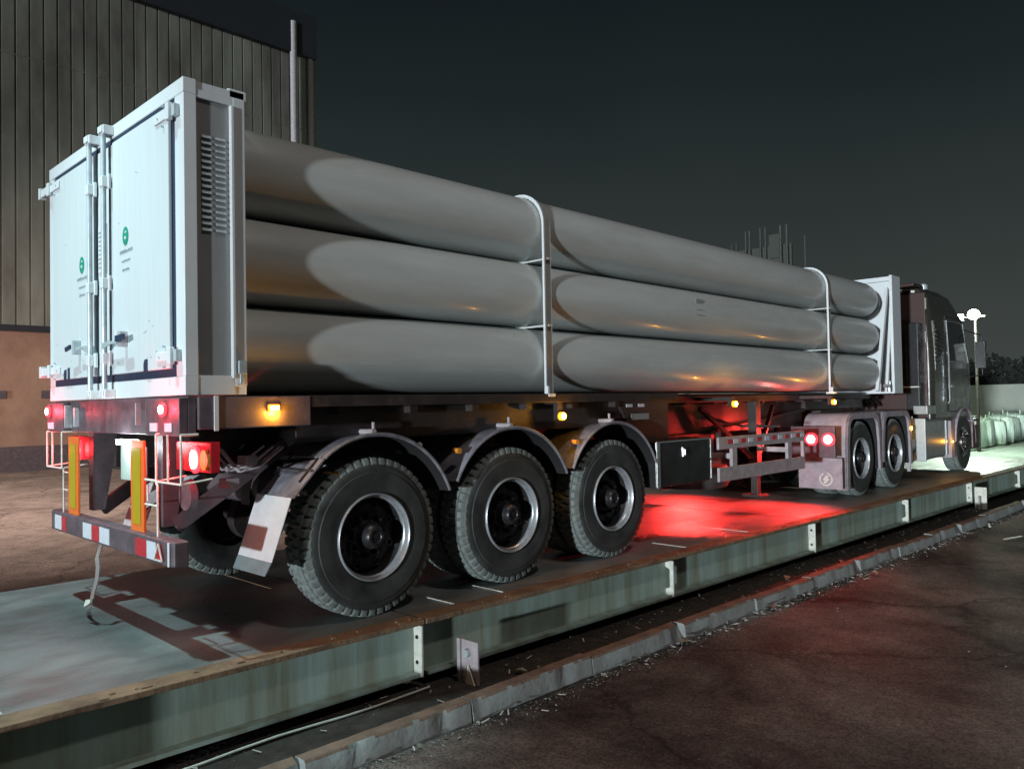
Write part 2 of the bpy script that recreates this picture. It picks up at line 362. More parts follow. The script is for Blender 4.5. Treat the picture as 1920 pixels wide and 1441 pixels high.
for j in (4.45, 10.3, 16.1):
    b = MB(); b.prism([(DX-0.09, -0.045), (DX-0.005, -0.045), (DX-0.005, -0.38), (DX-0.09, -0.38), (DX-0.09, -0.31), (DX-0.045, -0.29), (DX-0.045, -0.125), (DX-0.09, -0.105)], 'y', j-0.01, j+0.008)
    WBp(b, 'stiffener', 'plate_white', bevel=0.002, seg=1)
# welded seams across the deck
b = MB()
for y0, xa in ((1.93, 0.97), (2.42, 0.95), (-0.9, 0.1), (4.9, 0.9), (6.1, 0.7)):
    b.box(xa, DX-0.17, y0, y0+0.014, 0.0005, 0.006)
WBp(b, 'weld_seam', 'plate_white')
b = MB()
for y0 in (1.3, 3.3, 5.2, 8.4, 10.5): b.box(DL+0.1, -0.2, y0, y0+0.012, 0.0005, 0.005)
WBp(b, 'weld_seam', 'rust_lip')
b = MB()
for i in range(46):
    y = random.uniform(-0.8, 12); x = random.uniform(DX-0.09, DX-0.012); l = random.uniform(0.015, 0.07)
    b.box(x, x+0.012, y, y+l, 0.0015, 0.006+random.random()*0.006)
WBp(b, 'rust_flake', 'rust_lip')['kind'] = 'stuff'
# unseen block added at the near end to shade the side beam
rp = MB(); rp.hexa([(DL, -12, GZ), (DX+0.16, -12, GZ), (DX+0.16, -1.36, GZ), (DL, -4.33, GZ), (DL, -12, -0.45), (DX+0.16, -12, -0.45), (DX+0.16, -4.33, 0), (DL, -4.33, 0)])
rp = MB(); rp.box(DX+0.02, DX+0.20, -6.0, -1.30, GZ, -0.02); MBS(rp)
tag(rp.build('shade_block', 'concrete', bevel=0.02), 'unseen concrete block added to shade the near end of the platform beam', 'block')
# mounting bracket beside the platform
sb = empty('stop_bracket', (1.60+K*1.95, 1.80, GZ)); tag(sb, 'grey steel stop bracket with a white fin standing between weighbridge and kerb', 'bracket')
b = MB(); b.box(-0.09, 0.09, -0.008, 0.008, 0.0, 0.30); b.box(-0.10, -0.07, -0.03, 0.012, 0.0, 0.305); b.build('back_plate', 'guard', sb, bevel=0.003, seg=1)
b = MB(); b.prism([(-0.015, 0.01), (0.075, 0.01), (0.01, 0.14)], 'y', -0.03, -0.018); b.build('fin', 'plate_white', sb)
b = MB(); b.cyl((0.0, 0, 0.22), 0.028, -0.045, -0.006, 'y', 16); b.build('bolt', 'galvanised', sb, smooth=True)
b = MB(); b.box(-0.13, 0.13, -0.14, 0.10, -0.01, 0.012); b.build('base_plate', 'chassis', sb)
b2 = empty('stop_bracket', (1.62+K*13.0, 13.05, GZ)); tag(b2, 'far steel stop bracket at the third joint of the platform', 'bracket')
MB().box(-0.09, 0.09, -0.008, 0.008, 0, 0.38).build('back_plate', 'plate_white', b2, bevel=0.003)
MB().box(-0.16, 0.16, -0.14, 0.10, -0.01, 0.014).build('base_plate', 'plate_white', b2)
MB().box(-0.012, 0.012, -0.12, -0.01, 0.012, 0.24).build('fin', 'guard', b2)
# thin conduit on the strip
cb = MB(); cb.tube([(1.52+0.01*math.sin(i), -2.0+i*0.22, GZ+0.032+0.004*math.sin(i*1.3)) for i in range(17)], 0.007, 6); MBS(cb)
tag(cb.build('cable', 'plate_white', smooth=True), 'thin pale cable lying along the foot of the weighbridge beam', 'cable')
# ------------------------------------------------------------------ kerb stones
ks = [-2.0]
while ks[-1] < 17: ks.append(ks[-1]+1.12)
ordn = ['first', 'second', 'third', 'fourth', 'fifth', 'sixth', 'seventh', 'eighth', 'ninth', 'tenth', 'eleventh', 'twelfth', 'thirteenth', 'fourteenth', 'fifteenth', 'sixteenth', 'seventeenth', 'eighteenth', 'nineteenth', 'twentieth']
for i, y0 in enumerate(ks):
    b = MB(); L = 1.12-0.012; n = 26; prof = [(0, 0), (0.125, 0), (0.112, 0.118), (0.10, 0.132), (0.012, 0.132), (0, 0.12)]
    rings = []; rs = random.Random(i+3)
    chips = [(rs.uniform(0.05, L-0.05), rs.uniform(0.02, 0.06), rs.uniform(0.008, 0.03)) for _ in range(rs.randint(1, 3))]
    if i % 3 == 1: chips.append((L-0.03, 0.09, 0.05))
    for j in range(n+1):
        y = L*j/n; ch = 0
        for c0, wd, dp in chips: ch += dp*math.exp(-((y-c0)/wd)**2)
        ring = []
        for k, (px, pz) in enumerate(prof):
            dx = rs.uniform(-0.0018, 0.0018)
            if k in (2, 3): px -= ch*0.8; pz -= ch*(0.9 if k == 2 else 0.5)
            ring.append(b.bm.verts.new((px+dx, y, pz+rs.uniform(-0.0015, 0.0015))))
        rings.append(ring)
    for A, B in zip(rings, rings[1:]):
        for k in range(6): b.bm.faces.new([A[k], A[(k+1) % 6], B[(k+1) % 6], B[k]])
    b.bm.faces.new(rings[0]); b.bm.faces.new(rings[-1])
    o = b.build('kerb_stone', 'concrete', smooth=True); o.data.materials.append(M['kerb_dust'])
    for f in o.data.polygons:
        if f.normal.z > 0.6: f.material_index = 1
    sx = 2.015 if y0 < 13 else 2.015+0.03*(y0-13)
    o.location = (sx+K*y0+rs.uniform(-0.008, 0.008), y0, GZ+0.004+rs.uniform(-0.006, 0.004)); o.rotation_euler = (rs.uniform(-0.006, 0.006), rs.uniform(-.02, .02), -K+rs.uniform(-0.012, 0.012))
    tag(o, 'chipped pale concrete kerb stone, %s from the near end of the kerb beside the platform' % ordn[i], 'kerb stone', 'kerb stones along the weighbridge')

# ------------------------------------------------------------------ semi-trailer
T = empty('semi_trailer', (0, 1.36, 0))
tag(T, 'tube trailer carrying long grey gas cylinders behind a white rear cabinet', 'semi-trailer')
def TP(b, name, m, **kw):
    b.xf(lambda c: c-Vector(T.location)); return build_split(b, name, m, T, **kw)
def sub(b, name, m, parent, **kw):     # parent mesh has no offset of its own, only T's
    b.xf(lambda c: c-Vector(T.location)); return build_split(b, name, m, parent, **kw)
BZ0, BZ1, BL = 1.535, 3.37, 0.40
# cabinet frame: shell open at the back where the doors sit
b = MB()
b.box(-1.25, 1.25, 0.02, 0.10, BZ0, BZ0+0.11); b.box(-1.25, 1.25, 0.02, 0.10, BZ1-0.09, BZ1)
b.box(-1.25, -1.13, 0.022, 0.10, BZ0+0.11, BZ1-0.09); b.box(1.13, 1.25, 0.022, 0.10, BZ0+0.11, BZ1-0.09)
cf = TP(b, 'rear_cabinet', 'frame_paint', bevel=0.004, seg=1)
b = MB(); b.box(-1.131, 1.131, 0.0245, 0.098, BZ0+0.109, BZ1-0.089); sub(b, 'seal', 'gasket', cf)
b = MB()
b.box(-1.24, 1.24, 0.105, BL-0.002, BZ1-0.05, BZ1-0.005); b.box(-1.24, 1.24, 0.105, BL-0.002, BZ0+0.002, BZ0+0.05)
b.box(-1.245, -1.20, 0.104, BL-0.004, BZ0+0.05, BZ1-0.05); b.box(-1.2, 1.2, BL-0.03, BL, BZ0+0.05, BZ1-0.05)
sub(b, 'shell', 'white_paint', cf)
# right side wall: recessed louvred panel between posts
for x0, x1, y0, y1 in ((1.205, 1.246, 0.27, 0.325), (1.212, 1.238, 0.102, 0.27)):
    pass
b = MB(); b.box(1.19, 1.248, 0.325, BL, BZ0+0.05, BZ1-0.05); sub(b, 'corner_post', 'white_paint', cf, bevel=0.004)
b = MB(); b.box(1.20, 1.228, 0.100, 0.325, BZ0+0.052, BZ1-0.052); sp_ = sub(b, 'side_panel', 'side_panel', cf)
b = MB(); b.box(1.229, 1.262, 0.306, 0.3245, BZ0+0.10, BZ1-0.10); sub(b, 'edge_trim', 'frame_paint', cf, bevel=0.003)
b = MB(); b.box(1.2285, 1.246, 0.101, 0.3245, BZ0+0.002, BZ0+0.115); b.box(1.2285, 1.246, 0.101, 0.3245, BZ1-0.10, BZ1-0.052); sub(b, 'side_rail', 'white_paint', cf, bevel=0.003)
b = MB()
for i in range(16):
    z = 2.50+i*0.0365
    for ya in (0.135, 0.222):
        b.hexa([(1.2285, ya, z), (1.242, ya, z-0.003), (1.242, ya+0.062, z-0.003), (1.2285, ya+0.062, z), (1.2285, ya, z+0.016), (1.2285, ya+0.001, z+0.017), (1.2285, ya+0.061, z+0.017), (1.2285, ya+0.062, z+0.016)])
sub(b, 'louvre', 'galvanised', cf)
b = MB(); b.box(1.249, 1.275, 0.335, 0.385, 1.66, 1.74); b.box(1.255, 1.27, 0.345, 0.365, 1.60, 1.66); sub(b, 'side_latch', 'galvanised', cf, bevel=0.004)
b = MB(); b.box(1.15, 1.24, 0.30, 0.42, BZ1-0.052, BZ1+0.012); sub(b, 'top_cap', 'white_paint', cf, bevel=0.01)
# doors with lock rods
def emblem(cx, cz, par):
    b = MB(); pts = [(cx+0.048*math.cos(t*PI/12), cz+0.060*math.sin(t*PI/12)) for t in range(24)]
    b.prism(pts, 'y', -0.0035, -0.0005); sub(b, 'emblem', 'green_mark', par)
    b = MB(); b.prism([(cx-0.012, cz+0.020), (cx+0.006, cz+0.034), (cx+0.024, cz+0.022), (cx+0.008, cz+0.018)], 'y', -0.005, -0.0038)
    b.prism([(cx-0.02, cz-0.012), (cx+0.0, cz+0.002), (cx+0.02, cz-0.016), (cx+0.0, cz-0.024)], 'y', -0.005, -0.0038); sub(b, 'emblem_figure', 'flap_white', par)  # white figure of the emblem
    b = MB(); rs = random.Random(int(cx*100))
    for row, (wd, h) in enumerate(((0.20, 0.020), (0.14, 0.012), (0.11, 0.012))):
        x = cx-wd/2; z = cz-0.105-row*0.058
        while x < cx+wd/2:
            l = rs.uniform(0.006, 0.016); b.box(x, x+l, -0.0035, -0.0005, z+rs.uniform(-0.002, 0.002), z+h*rs.uniform(0.6, 1.1)); x += l+0.005
    sub(b, 'lettering', 'ink', par)
def scuffs(x0, x1, par, seed):
    rs = random.Random(seed); b = MB()
    for i in range(14):
        x = rs.uniform(x0+0.05, x1-0.1); z = rs.choice((rs.uniform(1.72, 2.0), rs.uniform(1.75, 3.1))); l = rs.uniform(0.01, 0.06); a = rs.uniform(-0.4, 0.4)
        b.bar((x, -0.0012, z), (x+l*math.cos(a), -0.0012, z+l*math.sin(a)), 0.0015, rs.uniform(0.0015, 0.004))
    o = b.build('scuff_mark', 'ink', par); o['kind'] = 'stuff'; o.location = -Vector(T.location)
def door(x0, x1, side):
    b = MB(); b.box(x0, x1, 0.0, 0.0240, BZ0+0.158, BZ1-0.135); d = TP(b, 'door', 'white_paint', bevel=0.006)
    scuffs(x0, x1, d, 5 if side > 0 else 9)
    if side > 0: emblem(0.42, 2.575, d)
    else: emblem(-0.42, 2.50, d)
    for z in (1.765, 3.185):
        xo = 1.11*side if side > 0 else -1.11
        b = MB(); xa, xb = sorted((xo-0.20*side, xo+0.02*side)); b.box(xa, xb, -0.012, -0.001, z-0.028, z+0.028); 
        xa, xb = sorted((xo+0.0*side, xo+0.05*side)); b.box(xa, xb, -0.028, 0.0, z-0.05, z+0.05)
        if side < 0: b.box(-1.33, -1.12, -0.024, 0.0, z-0.03, z+0.03); b.box(-1.345, -1.31, -0.034, 0.02, z-0.045, z+0.045)
        sub(b, 'hinge', 'frame_paint', d, bevel=0.004)
        b = MB(); xa, xb = sorted((xo+0.053*side, xo+0.095*side)); b.box(xa, xb, -0.012, 0.018, z-0.035, z+0.035)
        if side > 0: sub(b, 'hinge_pin', 'galvanised', d, bevel=0.003)
        else: b.bm.free()
        b = MB()
        for dx, dz in ((0.14, 0), (0.08, 0.06), (0.08, -0.06)): b.cyl((xo-dx*side, 0, z+dz), 0.007, -0.017, 0.0, 'y', 8)
        sub(b, 'hinge_bolt', 'galvanised', d)
    xr = 0.095*side + (0.03 if side > 0 else -0.055)
    b = MB(); b.cyl((xr, -0.035, 0), 0.017, BZ0+0.03, BZ1-0.02, 'z', 14); sub(b, 'lock_rod', 'galvanised', d, smooth=True)
    b = MB()
    for z in (BZ0+0.03, BZ1-0.045): b.box(xr-0.035, xr+0.035, -0.06, 0.02, z-0.02, z+0.025); b.box(xr-0.045, xr-0.02, -0.05, 0.02, z-0.03, z+0.03); b.box(xr+0.02, xr+0.045, -0.05, 0.02, z-0.03, z+0.03)
    for z in (1.80, 2.30, 2.98): b.box(xr-0.030, xr+0.030, -0.055, 0.0, z-0.035, z+0.035); b.box(xr+0.03, xr+0.045, -0.02, 0.0, z-0.05, z+0.05)
    sub(b, 'rod_keeper', 'frame_paint', d, bevel=0.003, seg=1)
    b = MB(); xh = 0.42*side if side > 0 else -0.47
    b.bar((xr, -0.045, 1.88 if side > 0 else 1.86), (xr+0.10*side+0.02, -0.05, 1.895), 0.012, 0.035); b.box(min(xr, xr+0.26*side), max(xr, xr+0.26*side), -0.052, -0.040, 1.885, 1.905)
    b.box(xh-0.02, xh+0.02, -0.05, -0.001, 1.86, 1.96)
    sub(b, 'lock_handle', 'galvanised', d, bevel=0.003)
    b = MB(); b.prism([(xh-0.02, 1.93), (xh+0.12, 1.935), (xh+0.13, 1.90), (xh+0.05, 1.885), (xh-0.02, 1.895)] if side > 0 else [(xh-0.13, 1.915), (xh-0.02, 1.93), (xh-0.02, 1.90), (xh-0.12, 1.885)], 'y', -0.066, -0.053)
    sub(b, 'handle_grip', 'gasket', d)
    xs = 0.74 if side > 0 else -0.80
    b = MB(); b.prism([(xs-0.035, 1.69), (xs+0.025, 1.69), (xs+0.025, 1.765), (xs-0.015, 1.765), (xs-0.035, 1.74)], 'y', -0.0035, -0.0005)
    if side < 0: b.box(xs+0.055, xs+0.10, -0.0035, -0.0005, 1.69, 1.775)
    sub(b, 'sticker', 'gasket', d)
door(0.185, 1.088, 1); door(-1.092, -0.165, -1)
b = MB(); b.box(-0.125, 0.145, 0.012, 0.024, BZ0+0.158, BZ1-0.135); cp = TP(b, 'centre_panel', 'white_paint', bevel=0.004)
b = MB(); b.box(-0.10, 0.06, 0.004, 0.0118, 2.40, 2.72); sub(b, 'notice_sheet', 'paper', cp)
b = MB(); rs = random.Random(5)
for r_ in range(9):
    x = -0.085
    while x < 0.04: l = rs.uniform(0.006, 0.02); b.box(x, x+l, 0.001, 0.0036, 2.67-r_*0.03, 2.679-r_*0.03); x += l+0.006
sub(b, 'notice_lines', 'ink', cp)
b = MB(); b.box(-0.121, -0.116, 0.008, 0.0118, BZ0+0.15, 2.36); b.box(0.095, 0.101, 0.008, 0.0118, BZ0+0.15, BZ1-0.13); sub(b, 'panel_gap', 'gasket', cp)

# cylinders: three rows of four, drawn in at both ends
TR = 0.283; rows = (1.832, 2.412, 2.992); cols = (-0.855, -0.285, 0.285, 0.855)
b = MB(); prof = []
y0t, y1t = 0.12, 11.36
for i in range(9): a_ = PI/2*i/8; prof.append((y0t+0.30-0.30*math.cos(a_), 0.06+(TR-0.06)*math.sin(a_)))
prof[0] = (y0t, 0.06)
for yy in (1, 2, 4, 6, 8, 10): prof.append((yy, TR))
for i in range(13): a_ = PI/2*i/12; prof.append((y1t-0.42+0.42*math.sin(a_), 0.07+(TR-0.07)*math.cos(a_)))
prof.append((11.68, 0.07))
b.lathe(prof, (0, 0, 0), 'y', 72)
cyl0 = b.build('gas_cylinder', 'tube_paint', T, smooth=True)
first = True
for z in rows:
    for x in cols:
        o = cyl0 if first else copy_part(cyl0, T); first = False
        o.location = Vector((x, 0, z))-Vector(T.location); o.rotation_euler = (0, random.uniform(0, 6), 0)
# small placard on the middle outer cylinder, plus a second
b = MB(); xx = 0.855+TR
b.box(xx-0.003, xx+0.002, 5.72, 5.86, 2.50, 2.56); b.xf(lambda c: Vector((c.x-0.02, c.y, c.z))); TP(b, 'placard', 'side_panel')
b = MB()
for k in range(3): b.box(xx-0.008, xx-0.001, 5.70, 5.88, 2.375+k*0.028, 2.388+k*0.028)
TP(b, 'placard_text', 'side_panel')
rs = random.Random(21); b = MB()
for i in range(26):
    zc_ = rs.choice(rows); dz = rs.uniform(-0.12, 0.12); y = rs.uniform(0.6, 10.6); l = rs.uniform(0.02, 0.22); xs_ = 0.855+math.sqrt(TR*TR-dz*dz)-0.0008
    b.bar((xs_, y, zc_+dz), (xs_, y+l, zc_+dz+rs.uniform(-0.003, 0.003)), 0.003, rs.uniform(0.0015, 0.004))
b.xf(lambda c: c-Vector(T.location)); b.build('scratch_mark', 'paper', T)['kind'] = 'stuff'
# support hoops
def hoop(y, zoff=0):
    wz = 3.291; xw = 1.156; r = 0.298
    path = [(xw, BZ0-0.02)]+[(xw, 2.0), (xw, 2.6)]+[(xw-r+r*math.cos(R(a)), wz-r+r*math.sin(R(a))) for a in range(0, 91, 9)]
    full = path+[(-p[0], p[1]) for p in path[::-1]]
    b = MB(); prev = None
    for i, p in enumerate(full):
        d = (Vector(full[min(i+1, len(full)-1)])-Vector(full[max(i-1, 0)])).normalized(); nn = Vector((d.y, -d.x))
        q = []
        for yy, t in ((y, 0), (y+0.10, 0), (y+0.10, -0.012), (y, -0.012)):
            q.append(b.bm.verts.new((p[0]+nn.x*t, yy, p[1]+nn.y*t)))
        if prev:
            for k in range(4): b.bm.faces.new([prev[k], prev[(k+1) % 4], q[(k+1) % 4], q[k]])
        else: b.bm.faces.new(q)
        prev = q
    b.bm.faces.new(prev)
    h = TP(b, 'support_hoop', 'hoop_paint', smooth=True)
    b = MB()
    for yy in (y-0.014,): 
        prev = None
        for i, p in enumerate(full):
            q = [b.bm.verts.new((p[0]*1.004+sx_*(1 if p[0] > 0 else -1), yy+dy, p[1]+sz)) for sx_, dy, sz in ((0.016, 0, 0.012), (0.016, 0.013, 0.012), (-0.004, 0.013, -0.004), (-0.004, 0, -0.004))]
            if prev:
                for k in range(4): b.bm.faces.new([prev[k], prev[(k+1) % 4], q[(k+1) % 4], q[k]])
            else: b.bm.faces.new(q)
            prev = q
        b.bm.faces.new(prev)
    sub(b, 'hoop_lip', 'frame_paint', h, smooth=True)
    b = MB(); b.box(-1.18, 1.18, y+0.03, y+0.08, 2.115, 2.130); b.box(-1.18, 1.18, y+0.03, y+0.08, 2.695, 2.710); sub(b, 'spacer', 'hoop_paint', h)
    b = MB(); b.box(1.13, 1.25, y-0.06, y+0.02, BZ0-0.03, BZ0-0.005); b.box(1.19, 1.215, y-0.035, y-0.016, BZ0-0.005, BZ0+0.06); sub(b, 'foot_bracket', 'frame_paint', h)
hoop(3.19); hoop(9.10)
# headboard panel with a braced right edge
b = MB(); b.box(-1.2, 1.2, 11.66, 11.70, 1.50, 3.39); hb = TP(b, 'headboard', 'frame_paint', bevel=0.004)
b = MB()
for x in (-1.22, 1.18): b.box(x, x+0.045, 11.45, 11.82, 1.50, 3.40)
b.box(-1.18, 1.18, 11.58, 11.66, 3.33, 3.40)
sub(b, 'edge_channel', 'frame_paint', hb, bevel=0.003)
b = MB(); b.bar((1.10, 11.05, 1.54), (1.14, 11.45, 3.2), 0.05, 0.05); b.bar((1.16, 11.30, 1.54), (1.17, 11.5, 2.7), 0.03, 0.03); b.bar((-1.12, 11.05, 1.54), (-1.15, 11.45, 3.2), 0.05, 0.05); sub(b, 'brace', 'frame_paint', hb)
b = MB()
for z in rows:
    for x in cols: b.lathe([(11.60, 0.12), (11.66, 0.12)], (x, 0, z), 'y', 20)
sub(b, 'neck_collar', 'neck_metal', hb, smooth=True)
b = MB(); b.cyl((1.19, 11.3, 0), 0.03, 1.53, 1.62, 'z', 8); b.cyl((1.19, 11.2, 1.62), 0.025, -0.05, 0.05, 'x', 8); b.cyl((1.16, 11.42, 0), 0.02, 1.55, 1.70, 'z', 8); sub(b, 'valve', 'neck_metal', hb)

# chassis
b = MB()
for s in (-1, 1):
    x = 0.5*s
    b.box(x-0.075, x+0.075, 0.25, 9.6, 1.44, 1.46); b.box(x-0.075, x+0.075, 0.25, 6.9, 1.02, 1.04); b.box(x-0.01, x+0.01, 0.25, 9.6, 1.04, 1.44)
    b.box(x-0.075, x+0.075, 9.6, 11.8, 1.28, 1.46); b.hexa([(x-.07, 6.9, 1.02), (x+.07, 6.9, 1.02), (x+.07, 9.6, 1.26), (x-.07, 9.6, 1.26), (x-.07, 6.9, 1.06), (x+.07, 6.9, 1.06), (x+.07, 9.6, 1.3), (x-.07, 9.6, 1.3)])
TP(b, 'main_beam', 'chassis')
b = MB()
for y in [0.5+0.62*i for i in range(18)]: w_ = 1.12 if y < 4.6 else 0.74; b.box(-w_, w_, y, y+0.07, 1.40, 1.50)
TP(b, 'cross_member', 'chassis')
b = MB()
for s in (-1, 1): xa = 1.20*s; b.box(min(xa, xa+0.04*s), max(xa, xa+0.04*s), 0.83, 4.65, 1.455, 1.53); b.box(min(xa, xa+0.03*s), max(xa, xa+0.03*s), 4.60, 5.15, 1.47, 1.53)
b.box(-1.2, 1.2, 0.42, 4.55, 1.505, 1.525); b.box(-0.72, 0.72, 4.56, 11.6, 1.505, 1.525); b.box(0.74, 0.78, 4.6, 11.6, 1.42, 1.50); b.box(-0.78, -0.74, 4.6, 11.6, 1.42, 1.50)
TP(b, 'side_rail', 'chassis', bevel=0.003)
# dark side skirt panels over the wheels
b = MB(); b.box(1.02, 1.04, 0.85, 4.55, 1.22, 1.50); b.hexa([(1.06, 4.55, 1.05), (1.10, 4.55, 1.05), (1.10, 5.15, 1.05), (1.06, 5.15, 1.05), (1.06, 4.3, 1.46), (1.10, 4.3, 1.46), (1.10, 5.15, 1.46), (1.06, 5.15, 1.46)]); TP(b, 'skirt', 'chassis')
b = MB(); b.box(1.101, 1.106, 4.42, 4.52, 1.395, 1.425); b.box(1.101, 1.106, 4.62, 4.72, 1.395, 1.425); TP(b, 'reflective_strip', 'tape_white')
b = MB(); b.box(1.101, 1.105, 4.50, 4.80, 1.27, 1.33); TP(b, 'data_plate', 'side_panel')
b = MB(); b.box(1.215, 1.245, 0.10, 0.835, 1.335, 1.528); sidep = TP(b, 'rear_side_plate', 'rear_steel', bevel=0.008)
b = MB(); b.box(1.246, 1.256, 0.190, 0.215, 1.325, 1.53); sub(b, 'edge_strip', 'frame_paint', sidep)
# rear crossbeam with pockets
b = MB(); b.box(-1.25, 1.214, 0.05, 0.10, 1.30, 1.53); b.box(0.72, 1.214, -0.0, 0.049, 1.30, 1.52); b.box(-1.25, -0.86, -0.0, 0.049, 1.30, 1.52); rb = TP(b, 'rear_crossbeam', 'rear_steel', bevel=0.004)
b = MB(); b.box(0.50, 0.515, 0.02, 0.05, 1.36, 1.50); b.box(0.67, 0.70, 0.02, 0.05, 1.36, 1.50); b.box(-0.70, -0.67, 0.02, 0.05, 1.34, 1.48); b.box(-0.84, -0.825, 0.0, 0.05, 1.33, 1.50); sub(b, 'rib', 'galvanised', rb)
b = MB(); b.box(0.80, 0.91, -0.006, -0.001, 1.325, 1.375); b.box(1.02, 1.12, -0.006, -0.001, 1.325, 1.375); b.box(-1.22, -1.08, -0.006, -0.001, 1.32, 1.37); sub(b, 'reflective_strip', 'tape_white', rb)
b = MB()
for s in (-1, 1): b.hexa([(s*.63-.05, .12, .72), (s*.63+.05, .12, .72), (s*.63+.05, .20, .72), (s*.63-.05, .20, .72), (s*.63-.05, .12, 1.30), (s*.63+.05, .12, 1.30), (s*.63+.05, .30, 1.30), (s*.63-.05, .30, 1.30)])
b.bar((-0.35, 0.32, 0.72), (0.35, 0.9, 1.25), 0.06, 0.08); b.bar((0.66, 0.20, 0.72), (0.72, 0.95, 1.2), 0.05, 0.10); b.bar((-0.66, 0.20, 0.72), (-0.72, 0.95, 1.2), 0.05, 0.10)
TP(b, 'bumper_support', 'rear_steel')
# warning boards
for x in (0.565, -0.66):
    b = MB(); b.box(x-0.105, x+0.105, 0.005, 0.022, 0.69, 1.265); wbrd = TP(b, 'warning_board', 'orange', bevel=0.003)
    b = MB(); b.box(x-0.062, x+0.062, 0.001, 0.0048, 0.745, 1.215); sub(b, 'board_centre', 'yellow', wbrd)
# bumper
b = MB(); b.prism([(-1.08, -0.02), (1.10, -0.04), (1.20, -0.03), (1.20, 0.06), (-1.14, 0.07), (-1.14, 0.0)], 'z', 0.555, 0.70); bu = TP(b, 'rear_bumper', 'rear_steel', bevel=0.012, seg=3)
def on_bumper(name, m, segs, z0=0.572, z1=0.676):
    b = MB()
    for x0, x1 in segs: b.hexa([(x0, -0.0235-0.009*(x0+1.08), z0), (x1, -0.0235-0.009*(x1+1.08), z0), (x1, -0.019-0.009*(x1+1.08), z0), (x0, -0.019-0.009*(x0+1.08), z0), (x0, -0.0235-0.009*(x0+1.08), z1), (x1, -0.0235-0.009*(x1+1.08), z1), (x1, -0.019-0.009*(x1+1.08), z1), (x0, -0.019-0.009*(x0+1.08), z1)])
    sub(b, name, m, bu)
on_bumper('reflective_strip', 'tape_white', [(-0.99, -0.83), (-0.34, -0.16), (0.0, 0.19), (0.83, 0.97)])
on_bumper('red_strip', 'tape_red', [(-0.155, -0.005), (0.65, 0.825), (-0.82, -0.72)])
b = MB(); b.prism([(0.985, 0.585), (1.09, 0.585), (1.04, 0.675)], 'y', -0.052, -0.041); sub(b, 'triangle_reflector', 'reflector_red', bu)
b = MB()
for p, q in (((0.985, 0.585), (1.095, 0.585)), ((1.095, 0.585), (1.04, 0.68)), ((1.04, 0.68), (0.985, 0.585))): b.bar((p[0], -0.056, p[1]), (q[0], -0.056, q[1]), 0.008, 0.006, (0, 1, 0))
sub(b, 'reflector_frame', 'plate_white', bu)
b = MB(); b.tube([(1.155, -0.040, 0.56), (1.155, -0.040, 0.695)], 0.008, 8); sub(b, 'corner_edge', 'frame_paint', bu)
# strap hanging from bumper to the deck
pts = [(-0.02, -0.02, 0.56), (-0.06, -0.035, 0.46), (-0.03, -0.04, 0.40), (-0.02, -0.05, 0.32), (-0.07, -0.06, 0.22), (-0.13, -0.05, 0.15), (-0.24, -0.03, 0.08), (-0.36, 0.0, 0.03), (-0.42, 0.03, 0.008)]
b = MB(); prev = None
for i, p in enumerate(pts):
    wd = 0.02
    q = [b.bm.verts.new((p[0]-wd, p[1], p[2]-0.006)), b.bm.verts.new((p[0]+wd, p[1]+0.01, p[2]+0.006)), b.bm.verts.new((p[0]+wd, p[1]+0.016, p[2]+0.006)), b.bm.verts.new((p[0]-wd, p[1]+0.006, p[2]-0.006))]
    if prev:
        for k in range(4): b.bm.faces.new([prev[k], prev[(k+1) % 4], q[(k+1) % 4], q[k]])
    else: b.bm.faces.new(q)
    prev = q
b.bm.faces.new(prev); strap = TP(b, 'hanging_strap', 'webbing', smooth=True)
b = MB(); b.hexa([(-.20, -.07, .115), (-.08, -.07, .16), (-.08, -.055, .16), (-.20, -.055, .115), (-.16, -.07, .17), (-.07, -.07, .185), (-.07, -.055, .185), (-.16, -.055, .17)]); sub(b, 'strap_tag', 'plate_white', strap)
# lamp guards (wire cages) and lamps
def cage(x0, x1, z0, z1, y, mids):
    b = MB(); r = 0.006
    b.tube([(x0, y, z1), (x0, y, z0)], r); b.tube([(x1, y, z1), (x1, y, z0)], r); b.tube([(x0, y, z0), (x1, y, z0)], r)
    for m_ in mids: b.tube([(m_, y, z1), (m_, y, z0)], r)
    for x in (x0, x1): b.tube([(x, y, z0), (x, y+0.18, z0+0.02)], r); b.tube([(x, y, z1), (x, y+0.1, z1)], r)
    return TP(b, 'lamp_guard', 'plate_white')
cage(0.93, 1.28, 1.03, 1.31, -0.02, [1.10]); cage(-1.19, -0.83, 1.03, 1.30, -0.02, [-1.06])
def ladder(x0, x1, y):
    b = MB(); b.tube([(x0, y, 1.03), (x1-0.03, y, 1.03), (x1, y, 1.0), (x1, y, 0.70)], 0.007); b.tube([(x0, y, 0.88), (x1, y, 0.88)], 0.006); b.tube([(x0+0.04, y, 1.0), (x0+0.04, y, 0.9)], 0.006); return TP(b, 'guard_rail', 'plate_white')
ladder(0.71, 0.90, 0.0); 
b = MB(); b.tube([(-0.86, 0.0, 1.03), (-0.86, 0.0, 0.70)], 0.006); b.tube([(-0.86, 0.0, 1.0), (-0.76, 0.0, 1.0)], 0.005); b.tube([(-0.86, 0.0, 0.87), (-0.76, 0.0, 0.87)], 0.005); TP(b, 'guard_rail', 'plate_white')
def lens(x, y, z, rx, rz, m, name='tail_lamp', dy=-1, depth=0.02, sq=False):
    b = MB(); n = 20
    if sq: pts = [(x-rx, z-rz), (x+rx, z-rz), (x+rx, z+rz), (x-rx, z+rz)]
    else: pts = [(x+rx*math.cos(2*PI*i/n), z+rz*math.sin(2*PI*i/n)) for i in range(n)]
    b.prism(pts, 'y', y, y+depth); return b
